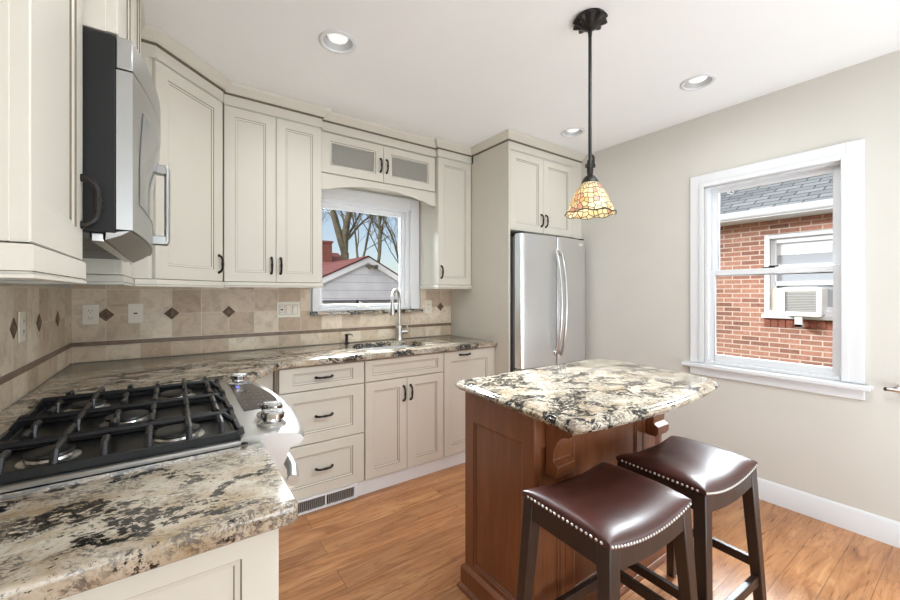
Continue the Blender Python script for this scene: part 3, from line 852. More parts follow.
# faucet
fx, fy = 2.005, 2.895
f = thing('kitchen_faucet', 'tall brushed gooseneck faucet behind the sink', 'faucet', (fx, fy, 0.915))
TB = Matrix.Translation((fx, fy, 0.9152))
MB().lathe([(0.033, 0), (0.033, 0.006), (0.028, 0.014), (0.028, 0.10), (0.026, 0.112), (0.016, 0.124)], 24, base=TB).build('base', 'nickel', f)
a = Vector((-0.75, -0.66, 0)).normalized()
pts = [(fx, fy, 1.03), (fx, fy, 1.235)]
rr = 0.075
for i in range(1, 15):
    t = PI * i / 14
    c0 = Vector((fx, fy, 1.235)) + a * rr
    pts.append(tuple(c0 - a * rr * math.cos(t) + Vector((0, 0, rr * 1.25 * math.sin(t)))))
e = Vector(pts[-1])
pts.append(tuple(e + Vector((0, 0, -0.02))))
MB().tube(pts, 0.0145, 14).build('gooseneck_spout', 'nickel', f)
MB().tube([e + Vector((0, 0, -0.012)), e + Vector((0, 0, -0.03)), e + Vector((0, 0, -0.085)), e + Vector((0, 0, -0.105))], [0.0155, 0.0165, 0.0205, 0.0195], 16).build('spray_head', 'nickel', f)
sh = MB().tube([(fx, fy, 0.985), (fx + 0.05, fy - 0.03, 0.985), (fx + 0.062, fy - 0.037, 0.985)], [0.017, 0.017, 0.012], 14).build('lever_hub', 'nickel', f)
MB().tube([(fx + 0.052, fy - 0.031, 0.99), (fx + 0.058, fy - 0.034, 1.03), (fx + 0.066, fy - 0.038, 1.085)], [0.006, 0.005, 0.0055], 10).build('lever', 'nickel', sh)
f = thing('soap_dispenser', 'small metal soap dispenser on the counter left of the faucet', 'soap dispenser', (1.565, 2.925, 0.915))
MB().lathe([(0.019, 0), (0.019, 0.005), (0.012, 0.012), (0.011, 0.055), (0.014, 0.058), (0.014, 0.072), (0.008, 0.076)], 18, base=Matrix.Translation((1.565, 2.925, 0.9152))).build('body', 'bronze', f)
MB().tube([(1.565, 2.925, 0.985), (1.575, 2.905, 0.992), (1.592, 2.875, 0.985), (1.597, 2.866, 0.972)], 0.006, 10).build('nozzle', 'nickel', f)

# ------------------------------------------------------------------ backsplash tile
M['tile_x'] = tile_mat('travertine_tile_back', 'x', 0.153 - 0.155 * 40, 1.030 - 0.150 * 20 - 0.002, 0.155, 0.150, (194, 172, 148), (234, 221, 202))
M['tile_y'] = tile_mat('travertine_tile_left', 'y', 2.027 - 0.160 * 40, 1.030 - 0.150 * 20 - 0.002, 0.160, 0.150, (200, 181, 158), (236, 226, 208))
M['row_x'] = tile_mat('travertine_row_back', 'x', 0.153 - 0.155 * 40, 0.9155 - 0.2 * 10, 0.155, 0.2, (200, 178, 152), (234, 221, 201))
M['row_y'] = tile_mat('travertine_row_left', 'y', 2.027 - 0.160 * 40, 0.9155 - 0.2 * 10, 0.160, 0.2, (202, 182, 158), (232, 220, 202))
M['liner'] = plain('bronze_stone_liner', (128, 106, 88), 0.4, vary=0.2, vs=30)
def inset_mat():
    k = NT('carved_bronze_inset')
    n = k.noise(k.pos(), 120, 3)
    k.set(Base_Color=k.ramp(n, [(0.3, s2l((84, 68, 54))), (0.7, s2l((134, 112, 92)))]), Roughness=0.4, Metallic=0.3)
    k.bump(n, 0.6, 0.004)
    return k.m
M['inset'] = inset_mat()
def diamond(mb, u, z, plane, r=0.038, h=0.038):
    base = 0.0095
    def P(a, b, dpt):
        return (u + a, D - dpt, z + b) if plane == 'x' else (dpt, u + a, z + b)
    r0 = [P(r, 0, 0.006), P(0, h, 0.006), P(-r, 0, 0.006), P(0, -h, 0.006)]
    r1 = [P(r, 0, base), P(0, h, base), P(-r, 0, base), P(0, -h, base)]
    r2 = [P(r * .86, 0, base + .002), P(0, h * .86, base + .002), P(-r * .86, 0, base + .002), P(0, -h * .86, base + .002)]
    r3 = [P(r * .7, 0, base), P(0, h * .7, base), P(-r * .7, 0, base), P(0, -h * .7, base)]
    r4 = [P(r * .3, 0, base + .003), P(0, h * .3, base + .003), P(-r * .3, 0, base + .003), P(0, -h * .3, base + .003)]
    mb.loft([r0, r1, r2, r3, r4])
    return mb
c = thing('tile_backsplash', 'beige travertine tile backsplash on the sink wall with dark liner', 'backsplash', (0.0, D, 0.916))
def tilebox(mb, z0, z1, t0=0.0005, t1=0.008, cut=True):
    if cut and z1 > 1.14:
        mb.box(0.0085, 1.302, D - t1, D - t0, z0, z1).box(2.268, 2.600, D - t1, D - t0, z0, z1).box(1.302, 2.268, D - t1, D - t0, z0, 1.139)
    else:
        mb.box(0.0085, 2.600, D - t1, D - t0, z0, z1)
    return mb
tilebox(MB(), 1.0325, 1.352).build('field_tile', 'tile_x', c, smooth=False)
tilebox(MB(), 0.916, 1.002).build('lower_tile_row', 'row_x', c, smooth=False)
MB().box(0.0085, 2.600, D - 0.013, D - 0.0005, 1.0055, 1.029).box(0.0085, 2.6, D - 0.007, D - 0.0005, 1.002, 1.0325, 1).build('liner_strip', ['liner', M['ivory']], c, bevel=0.002)
for u in (0.153, 0.463, 0.773, 2.478):
    diamond(MB(), u, 1.180, 'x').build('diamond_inset', 'inset', c, smooth=False)
c = thing('tile_backsplash', 'beige travertine tile backsplash on the left wall behind the range', 'backsplash', (0.0, 2.0, 0.916))
MB().box(0.0005, 0.008, 0.775, D - 0.0005, 1.0325, 1.335).box(0.0005, 0.008, 1.136, 1.89, 1.335, 1.43).build('field_tile', 'tile_y', c, smooth=False)
MB().box(0.0005, 0.008, 0.775, D - 0.0005, 0.916, 1.002).build('lower_tile_row', 'row_y', c, smooth=False)
MB().box(0.0005, 0.013, 0.775, D - 0.0135, 1.0055, 1.029).box(0.0005, 0.007, 0.775, D - 0.0135, 1.002, 1.0325, 1).build('liner_strip', ['liner', M['ivory']], c, bevel=0.002)
for u in (1.067, 1.387, 1.707, 2.027, 2.347, 2.667):
    diamond(MB(), u, 1.180, 'y').build('diamond_inset', 'inset', c, smooth=False)
# outlets
def plate(label, u, z, w, kinds, plane='x', name='outlet_plate', cat='outlet', group='wall plates on the tile backsplash'):
    th = D - 0.0085 if plane == 'x' else 0.0085
    Mx = at(u, th, z, 0) if plane == 'x' else at(th, u, z, 90)
    o = thing(name, label, cat, (u, th, z) if plane == 'x' else (th, u, z), group)
    MB(Mx).box(-w / 2, w / 2, -0.006, 0, -0.058, 0.058).build('cover_plate', 'ivory', o, bevel=0.003)
    n = len(kinds)
    for i, k in enumerate(kinds):
        cx = (i - (n - 1) / 2) * 0.046
        if k == 'duplex':
            for s in (-1, 1):
                rc = MB(Mx).prism([(cx + 0.016 * math.cos(2 * PI * j / 16), s * 0.0195 + 0.014 * math.sin(2 * PI * j / 16)) for j in range(16)], -0.0085, -0.006, 'xz').build('receptacle', 'ivory', o)
                MB(Mx).box(cx - 0.008, cx - 0.0055, -0.009, -0.008, s * 0.0195 - 0.002, s * 0.0195 + 0.008).box(cx + 0.0055, cx + 0.008, -0.009, -0.008, s * 0.0195 - 0.002, s * 0.0195 + 0.007).box(cx - 0.002, cx + 0.002, -0.009, -0.008, s * 0.0195 - 0.009, s * 0.0195 - 0.005).build('slots', 'slot', rc)
        elif k == 'rocker':
            MB(Mx).box(cx - 0.0185, cx + 0.0185, -0.0066, -0.006, -0.035, 0.035).build('switch_gap', 'gap', o)
            MB(Mx).box(cx - 0.0165, cx + 0.0165, -0.0085, -0.006, -0.033, 0.033).hexa([(cx - .014, -.0085, -.03), (cx + .014, -.0085, -.03), (cx + .014, -.0085, .03), (cx - .014, -.0085, .03)], [(cx - .014, -.0095, -.03), (cx + .014, -.0095, -.03), (cx + .014, -.013, .03), (cx - .014, -.013, .03)]).build('rocker_switch', 'ivory', o, bevel=0.001)
        elif k == 'toggle':
            t = MB(Mx).box(cx - 0.012, cx + 0.012, -0.0075, -0.006, -0.022, 0.022).build('switch_surround', 'ivory', o, bevel=0.001)
            MB(Mx).box(cx - 0.009, cx + 0.009, -0.010, -0.0075, -0.003, 0.005).build('switch_slider', 'slot', t)
        elif k == 'gfci':
            MB(Mx).box(cx - 0.0185, cx + 0.0185, -0.0066, -0.006, -0.035, 0.035).build('switch_gap', 'gap', o)
            t = MB(Mx).box(cx - 0.0165, cx + 0.0165, -0.0085, -0.006, -0.033, 0.033).build('receptacle', 'ivory', o, bevel=0.001)
            mb = MB(Mx)
            for s in (-1, 1):
                mb.box(cx - 0.008, cx - 0.0055, -0.0092, -0.008, s * 0.02 - 0.003, s * 0.02 + 0.006).box(cx + 0.0055, cx + 0.008, -0.0092, -0.008, s * 0.02 - 0.003, s * 0.02 + 0.005)
            mb.box(cx - 0.009, cx + 0.009, -0.0092, -0.008, -0.005, 0.005).build('slots', 'slot', t)
    return o
plate('ivory duplex outlet on the tile nearest the room corner', 0.088, 1.184, 0.072, ['duplex'])
plate('single ivory plate with a small dark slider, right of the corner outlet', 0.287, 1.184, 0.072, ['toggle'], name='switch_plate', cat='switch')
plate('wide three gang ivory plate left of the sink window', 1.150, 1.186, 0.160, ['gfci', 'rocker', 'rocker'], name='switch_plate', cat='switch')
plate('ivory outlet on the tile right of the sink window', 2.345, 1.182, 0.072, ['duplex'])
plate('ivory outlet on the left wall tile behind the range', 2.105, 1.180, 0.072, ['duplex'], 'y')

# ------------------------------------------------------------------ gas range
RG0, RG1 = 1.131, 1.889
r = thing('gas_range', 'stainless slide in gas range with black grates in the left counter', 'range', (0.4, 1.51, 0))
MB().box(0.10, 0.655, RG0, RG1, 0.02, 0.905).build('body', 'blackmatte', r, bevel=0.002)
# cooktop
mb = MB()
slab(mb, [(0.099, RG0 - 0.004), (0.63, RG0 - 0.004), (0.63, RG1 + 0.004), (0.099, RG1 + 0.004)], [(0, 0.9155), (0, 0.921), (0.004, 0.925), (0.016, 0.925), (0.024, 0.920)])
mb.build('cooktop', 'steel_h', r, ang=30)
pan = MB().box(0.125, 0.61, RG0 + 0.025, RG1 - 0.025, 0.9195, 0.9215).build('burner_pan', steel('burner_pan_steel', (84, 83, 82), 'y', 0.3), r)
# control panel: profile in x-z swept along y with rounded plan
prof = [(0.615, 0.905), (0.615, 0.934), (0.64, 0.938), (0.72, 0.930), (0.755, 0.922), (0.768, 0.914), (0.774, 0.905), (0.772, 0.893), (0.765, 0.884), (0.70, 0.872), (0.64, 0.872)]
rings = []
for k, y in enumerate([RG0 - 0.004, RG0 + 0.012, RG0 + 0.06, RG0 + 0.15, 1.41, 1.51, 1.61, RG1 - 0.15, RG1 - 0.06, RG1 - 0.012, RG1 + 0.004]):
    s = (y - 1.51) / 0.38
    bow = 0.035 * (1 - s * s)
    e = 1.0 if 0 < k < 10 else 0.985
    rings.append([((0.615 + (x - 0.615) * e + (bow * max(0, (x - 0.64) / 0.134))), y, z - (0 if e == 1 else 0.004 if z > 0.9 else -0.003)) for x, z in prof])
cp = MB().loft(rings).build('control_panel', 'steel_h', r, ang=40)
# display
def top_z(x):
    return 0.938 - (x - 0.64) * 0.10
mb = MB()
dp = [(0.652, 1.365), (0.756, 1.395), (0.776, 1.50), (0.772, 1.60), (0.752, 1.72), (0.735, 1.79), (0.655, 1.775)]
vs = [(x, y, top_z(x) + 0.0008) for x, y in dp] + [(x, y, top_z(x) + 0.0028) for x, y in dp]
n = len(dp)
mb.add(vs, [tuple(range(n)), tuple(range(n, 2 * n))] + [(i, (i + 1) % n, n + (i + 1) % n, n + i) for i in range(n)])
dsp = mb.build('touch_display', 'display', cp)
rnd = random.Random(4)
mb = MB()
for i in range(5):
    for j in range(6):
        x = 0.668 + i * 0.017
        y = 1.42 + j * 0.052
        if x > 0.735 and (y < 1.44 or y > 1.66):
            continue
        z = top_z(x) + 0.0031
        mb.box(x, x + 0.004, y, y + rnd.choice((0.010, 0.016, 0.022)), z, z + 0.0003)
mb.build('panel_print', 'mark', dsp)
MB().box(0.672, 0.683, 1.715, 1.745, top_z(0.678) + 0.0032, top_z(0.678) + 0.0036).build('clock_digits', 'led', dsp)
for x, y in ((0.703, 1.205), (0.718, 1.300), (0.690, 1.815)):
    z = top_z(x) + 0.0002
    kb = MB().lathe([(0.040, 0), (0.040, 0.004), (0.032, 0.009), (0.027, 0.013), (0.026, 0.018), (0.032, 0.020), (0.0325, 0.033), (0.028, 0.037), (0.0, 0.038)], 28, base=Matrix.Translation((x, y, z)) @ Matrix.Rotation(R(6), 4, 'Y')).build('knob', 'chrome', cp)
    MB(Matrix.Translation((x, y, z)) @ Matrix.Rotation(R(6), 4, 'Y')).box(-0.027, 0.027, -0.005, 0.005, 0.037, 0.042).build('knob_grip', 'chrome', kb, bevel=0.001)
# front under the panel: curved end cheeks, oven door, handle
MB().prism([(0.655, 0.871), (0.745, 0.871), (0.742, 0.86), (0.70, 0.775), (0.69, 0.74), (0.655, 0.74)], RG0 + 0.03, RG1 - 0.03, 'xz').build('vent_trim', 'steel_h', r, bevel=0.002)
od = MB().box(0.657, 0.692, RG0 + 0.008, RG1 - 0.008, 0.20, 0.735).build('oven_door', 'steel_h', r, bevel=0.004)
MB().box(0.692, 0.694, RG0 + 0.1, RG1 - 0.1, 0.30, 0.62).build('oven_window', 'black', od)
hd = MB().tube([(0.752, RG0 + 0.035, 0.772), (0.770, RG0 + 0.12, 0.772), (0.778, 1.51, 0.772), (0.770, RG1 - 0.12, 0.772), (0.752, RG1 - 0.035, 0.772)], 0.0165, 18).build('oven_handle', 'steel_h', od)
for y in (RG0 + 0.055, RG1 - 0.055):
    MB().hexa([(0.68, y - 0.012, 0.70), (0.68, y + 0.012, 0.70), (0.68, y + 0.012, 0.73), (0.68, y - 0.012, 0.73)], [(0.762, y - 0.012, 0.752), (0.762, y + 0.012, 0.752), (0.762, y + 0.012, 0.785), (0.762, y - 0.012, 0.785)]).build('handle_bracket', 'plastic', hd, bevel=0.003)
MB().box(0.657, 0.690, RG0 + 0.008, RG1 - 0.008, 0.05, 0.195).build('warming_drawer', 'steel_h', r, bevel=0.004)
# burners
for x, y, rad in ((0.24, 1.27, 0.042), (0.48, 1.27, 0.052), (0.24, 1.75, 0.045), (0.48, 1.75, 0.048), (0.36, 1.51, 0.05)):
    T = Matrix.Translation((x, y, 0.9215))
    b = MB().lathe([(rad + 0.012, 0), (rad + 0.012, 0.003), (rad, 0.006), (rad - 0.004, 0.013)], 28, base=T).build('burner', 'nickel', r)
    MB().lathe([(rad, 0.013), (rad + 0.002, 0.017), (rad, 0.021), (rad * 0.5, 0.023), (0.001, 0.023)], 28, base=T).build('burner_cap', 'black', b)
# grates: three sections
def grate(y0, y1):
    mb = MB()
    x0, x1 = 0.118, 0.618
    zl, zt = 0.934, 0.966
    fr = 0.0082
    # low frame as flat bars with raised fins
    for y in (y0, y1):
        mb.box(x0, x1, y - 0.006, y + 0.006, 0.9225, 0.944)
    for x in (x0, x1):
        mb.box(x - 0.006, x + 0.006, y0, y1, 0.9225, 0.944)
    ym = (y0 + y1) / 2
    # long bar with peaked ends
    def bar_x(y, z, xa, xb):
        mb.tube([(xa, y, zl), (xa + 0.018, y, z), (xb - 0.03, y, z), (xb, y, zl)], fr, 6)
    bar_x(ym, zt, x0, x1)
    xs = (0.185, 0.265, 0.345, 0.425, 0.505, 0.575)
    for i, x in enumerate(xs):
        ln = 0.085 if i % 2 else 0.060
        if i in (1, 4):
            mb.tube([(x, y0, zl), (x, y0 + 0.016, zt), (x, y1 - 0.016, zt), (x, y1, zl)], fr, 6)
        else:
            mb.tube([(x, y0, zl), (x, y0 + 0.016, zt), (x, y0 + ln, zt)], fr, 6)
            mb.tube([(x, y1, zl), (x, y1 - 0.016, zt), (x, y1 - ln, zt)], fr, 6)
    for y in (y0, y1):
        for s in (x0, x1):
            mb.hexa([(s - .012, y - .007, .9225), (s + .012, y - .007, .9225), (s + .012, y + .007, .9225), (s - .012, y + .007, .9225)], [(s - .006, y - .006, .953), (s + .006, y - .006, .953), (s + .006, y + .006, .953), (s - .006, y + .006, .953)])
    return mb.build('grate', 'iron', r, bevel=0.0015)
GR = [(1.160, 1.386), (1.400, 1.624), (1.638, 1.868)]
for a_, b_ in GR:
    grate(a_, b_)

# ------------------------------------------------------------------ microwave
m = thing('microwave', 'stainless over the range microwave with black side on the left wall', 'microwave', (0.0, 1.51, 1.44))
MY0, MY1, MZ0, MZ1 = 1.136, 1.889, 1.440, 1.878
MB().box(0.009, 0.3685, MY0, MY1, MZ0, MZ1).build('case', 'blackmatte', m, bevel=0.002)
# front bowed in plan, fuller toward the top
def bow_amt(z):
    t = min(1, max(0, (z - 1.60) / 0.2))
    return 0.020 + 0.022 * t * t * (3 - 2 * t)
def bow_x(y, z=1.5):
    s = -1 + 2 * (y - MY0) / (MY1 - MY0)
    return 0.398 + bow_amt(z) * (1 - s * s)
def bow_ring(z):
    n = 14
    pts = [(0.3695, MY0, z)]
    for i in range(n + 1):
        y = MY0 + (MY1 - MY0) * i / n
        pts.append((bow_x(y, z), y, z))
    pts.append((0.3695, MY1, z))
    return pts
MB().loft([bow_ring(z) for z in (1.808, 1.84, MZ1)]).build('top_grille', 'steel_mw', m, bevel=0.002, ang=30)
md = MB().loft([bow_ring(z) for z in (MZ0 + 0.008, 1.56, 1.60, 1.63, 1.66, 1.69, 1.72, 1.75, 1.78, 1.804)]).build('door', 'steel_mw', m, ang=30)
def bow_patch(mb, y0, y1, z0, z1, o0, o1, n=10):
    k = 8
    fr, bk = [], []
    for i in range(n + 1):
        y = y0 + (y1 - y0) * i / n
        zs = [z0 + (z1 - z0) * j / k for j in range(k + 1)]
        fr.append([(bow_x(y, z) + o1, y, z) for z in zs] + [(bow_x(y, z) + o0, y, z) for z in zs[::-1]])
    mb.loft(fr)
    return mb
bow_patch(MB(), MY0 + 0.075, 1.58, 1.52, 1.745, 0.0005, 0.002).build('door_window', plain('dark_glass', (96, 98, 100), 0.1), md)
bow_patch(MB(), 1.73, MY1 - 0.02, 1.50, 1.76, 0.0005, 0.002, 6).build('keypad', 'display', md)
hy = 1.66
hx = bow_x(hy, 1.6)
mb = MB()
mb.loft([[(hx + 0.036 + o + (-0.006 if abs(t) > .9 else 0), hy + w_, 1.605 + t * 0.135) for o, w_ in ((0, -0.020), (0.010, -0.018), (0.013, 0), (0.010, 0.018), (0, 0.020), (-0.004, 0))] for t in (-1, -0.9, -0.5, 0, 0.5, 0.9, 1)])
for z in (1.605 - 0.135, 1.605 + 0.105):
    mb.box(hx - 0.001, hx + 0.042, hy - 0.018, hy + 0.018, z, z + 0.03)
mb.build('handle', 'steel_mw', md, bevel=0.003)
# underside: sloped front lip, filters, lamp
ub = MB()
n = 12
top, bot = [], []
for i in range(n + 1):
    y = MY0 + 0.006 + (MY1 - MY0 - 0.012) * i / n
    top.append((bow_x(y) - 0.006, y, MZ0 + 0.007))
    bot.append((bow_x(y) - 0.020, y, MZ0 - 0.004))
ub.loft([[(0.352, MY0 + 0.006, MZ0 - 0.0005)] + top + [(0.352, MY1 - 0.006, MZ0 - 0.0005)], [(0.350, MY0 + 0.012, MZ0 - 0.016)] + bot + [(0.350, MY1 - 0.012, MZ0 - 0.022)]])
ub.build('bottom_lip', 'steel_mw', m, ang=25)
MB().box(0.04, 0.322, MY0 + 0.03, 1.50, MZ0 - 0.012, MZ0 - 0.0005).box(0.04, 0.322, 1.52, MY1 - 0.03, MZ0 - 0.012, MZ0 - 0.0005).build('grease_filter', plain('filter_mesh_grey', (112, 112, 108), 0.5, 0.5, vary=0.3, vs=120), m)
MB().box(0.325, 0.347, MY0 + 0.02, MY1 - 0.02, MZ0 - 0.02, MZ0 - 0.0005).build('lamp_strip', 'nickel', m, bevel=0.002)

# ------------------------------------------------------------------ refrigerator
FX0, FX1 = 2.640, 3.452
fr = thing('refrigerator', 'stainless french door refrigerator in the cream surround', 'refrigerator', ((FX0 + FX1) / 2, 2.5, 0))
MB().box(FX0 + 0.006, FX1 - 0.006, 2.205, 2.93, 0.02, 1.752).build('case', plain('fridge_side_grey', (128, 128, 128), 0.45, 0.5), fr, bevel=0.004)
MB().box(FX0 + 0.012, FX1 - 0.012, 2.190, 2.2045, 0.06, 1.745).build('gasket', 'rubber', fr)
FD = 2.118
def fdoor(name, x0, x1, z0, z1, bulge):
    rings = []
    n = 16
    pl = [(x0, 2.189), (x0, FD + 0.012)]
    for i in range(n + 1):
        s = i / n
        x = x0 + 0.006 + (x1 - x0 - 0.012) * s
        g = (x - FX0) / (FX1 - FX0) * 2 - 1
        pl.append((x, FD - bulge * (1 - g * g) + (0.006 if i in (0, n) else 0)))
    pl += [(x1, FD + 0.012), (x1, 2.189)]
    return MB().loft([[(x, y, z0) for x, y in pl], [(x, y, z1) for x, y in pl]]).build(name, 'steel', fr, bevel=0.003, ang=30)
xm = (FX0 + FX1) / 2 - 0.006
dl = fdoor('door', FX0, xm - 0.003, 0.72, 1.768, 0.018)
dr = fdoor('door', xm + 0.003, FX1, 0.72, 1.768, 0.018)
fz = fdoor('freezer_drawer', FX0, FX1, 0.06, 0.712, 0.018)
for d, s in ((dl, -1), (dr, 1)):
    pts, rs_ = [], []
    for i in range(21):
        t = -1 + 2 * i / 20
        bow = (1 - t * t)
        pts.append((xm + s * 0.030, FD - 0.030 - 0.056 * bow ** 0.8, 1.225 + t * 0.43))
        rs_.append(0.0145 - 0.003 * abs(t) ** 3)
    h = MB().tube(pts, rs_, 12).build('handle', 'nickel', d)
    for t in (-0.93, 0.93):
        bow = 1 - t * t
        MB().tube([(xm + s * 0.030, FD - 0.038 - 0.04 * bow, 1.225 + t * 0.43), (xm + s * 0.030, FD - 0.012, 1.225 + t * 0.43)], 0.011, 10).build('handle_mount', 'nickel', h)
MB().tube([(FX0 + 0.1, FD - 0.03, 0.64), (FX0 + 0.13, FD - 0.065, 0.64), (FX1 - 0.13, FD - 0.065, 0.64), (FX1 - 0.1, FD - 0.03, 0.64)], 0.012, 12).build('handle', 'nickel', fz)
for x in (FX0 + 0.03, FX1 - 0.03):
    MB().box(x - 0.022, x + 0.022, 2.135, 2.25, 1.7685, 1.785).build('hinge_cover', 'rubber', fr, bevel=0.004)
mb = MB()
mb.lathe([(0.0001, 0), (0.011, 0), (0.011, 0.001), (0.0001, 0.001)], 20, 0, False, False, base=Matrix.Translation((3.352, FD - 0.0078, 1.728)) @ Matrix.Rotation(R(90), 4, 'X'))
lg = mb.build('brand_badge', 'plastic', dr)
def text_mesh(body, size, Mx, name, mat, parent):
    cu = bpy.data.curves.new(name, 'FONT')
    cu.body = body
    cu.size = size
    cu.extrude = 0.0004
    cu.align_x = 'LEFT'
    to = bpy.data.objects.new(name, cu)
    COL.objects.link(to)
    dg = bpy.context.evaluated_depsgraph_get()
    me = bpy.data.meshes.new_from_object(to.evaluated_get(dg))
    bpy.data.objects.remove(to)
    off = Vector((0, 0, 0))
    q = parent
    while q is not None:
        off += q.location
        q = q.parent
    me.transform(Matrix.Translation(-off) @ Mx)
    me.name = name
    me.materials.clear()
    me.materials.append(M[mat])
    o = bpy.data.objects.new(name, me)
    COL.objects.link(o)
    o.parent = parent
    return o
text_mesh('LG', 0.026, Matrix.Translation((3.367, FD - 0.0072, 1.719)) @ Matrix.Rotation(R(90), 4, 'X') , 'badge_letters', 'plastic', lg)

# ------------------------------------------------------------------ island
IX0, IX1, IY0, IY1 = 1.530, 2.445, 0.968, 1.376
isl = thing('kitchen_island', 'cherry stained island base with framed panels and corbels', 'island', (1.98, 1.17, 0))
MB().box(IX0 + 0.021, IX1 - 0.021, IY0 + 0.021, IY1 - 0.021, 0.0, 0.874).build('body', 'cherry', isl)
def panel(name, Mx, w, h, st, rail):
    return door(isl, Mx, w, h, name, stile=st, rail=rail, t=0.020, mat='cherry')
# left end (faces -x): local x runs to -y
panel('end_panel', at(IX0 + 0.0205, IY1, 0.0, -90), IY1 - IY0, 0.874, 0.058, 0.125)
panel('end_panel', at(IX1 - 0.0205, IY0, 0.0, 90), IY1 - IY0, 0.874, 0.058, 0.125)
# seating side: two pilasters and a middle panel
PW = 0.17
panel('pilaster', at(IX0 + 0.004, IY0 + 0.0205, 0.0), PW, 0.874, 0.028, 0.13)
panel('back_panel', at(IX0 + 0.004 + PW + 0.004, IY0 + 0.0215, 0.0), IX1 - IX0 - 0.008 - 2 * PW - 0.008, 0.874, 0.05, 0.13)
panel('pilaster', at(IX1 - 0.004 - PW, IY0 + 0.0205, 0.0), PW, 0.874, 0.028, 0.13)
for k in (0, 1):
    panel('door', at(IX1 - k * 0.457 - 0.002, IY1 - 0.0205, 0.1, 180), 0.454, 0.77, 0.055, 0.055)
# base moulding all round
mb = MB()
prf = [(0.0, 0.0), (0.026, 0.0), (0.026, 0.012), (0.018, 0.022), (0.014, 0.024), (0.014, 0.092), (0.009, 0.098), (0.004, 0.104), (0.0005, 0.106)]
pth = [(IX0, IY1), (IX0, IY0), (IX1, IY0), (IX1, IY1), (IX0, IY1)]
# path runs counter-clockwise so the outside lies to the right
loop = [(IX0, IY1), (IX0, IY0), (IX1, IY0), (IX1, IY1)]
rings = [[(x, y, z) for x, y in offset_poly(loop, -o)] for o, z in prf]
mb.loft(rings, 0, False, False)
mb.build('base_moulding', 'cherry', isl, ang=25)
def corbel(xc, w=0.10):
    pr = [(0.0, 0.8735), (0.118, 0.8735), (0.118, 0.812), (0.108, 0.804)]
    for i in range(0, 9):
        t = R(90 * i / 8)
        pr.append((0.102 - 0.066 * math.sin(t), 0.712 + 0.088 * math.cos(t)))
    pr += [(0.034, 0.700), (0.056, 0.684), (0.056, 0.658), (0.046, 0.640), (0.0, 0.640)]
    mb = MB().prism([(IY0 - 0.0005 - a, b) for a, b in pr], xc - w / 2, xc + w / 2, 'yz')
    return mb.build('corbel', 'cherry', isl, bevel=0.003)
corbel(1.640)
corbel(2.345)
# granite top with bowed seating edge
ol = [(1.500, 1.405), (1.452, 0.760), (1.462, 0.736), (1.485, 0.724)]
nb = 22
for i in range(1, nb):
    s = -1 + 2 * i / nb
    ol.append((1.485 + (2.462 - 1.485) * i / nb, 0.724 - 0.046 * (1 - s * s) + 0.0))
ol += [(2.462, 0.724), (2.482, 0.732), (2.490, 0.752)]
for i in range(1, 12):
    s = i / 12
    ol.append((2.490 + 0.092 * s + 0.036 * math.sin(PI * s), 0.752 + 0.648 * s))
ol += [(2.585, 1.402), (2.570, 1.418), (1.515, 1.418)]
mb = MB()
slab(mb, ol, [(0.022, 0.8755), (0.014, 0.877), (0.010, 0.884), (0.003, 0.887), (0.0, 0.893), (0.0, 0.898), (0.004, 0.904), (0.009, 0.906), (0.010, 0.909), (0.014, 0.913), (0.020, 0.915)])
tag(mb.build('island_countertop', 'granite', ang=40), 'granite island top with a bowed edge over the stools', 'countertop')

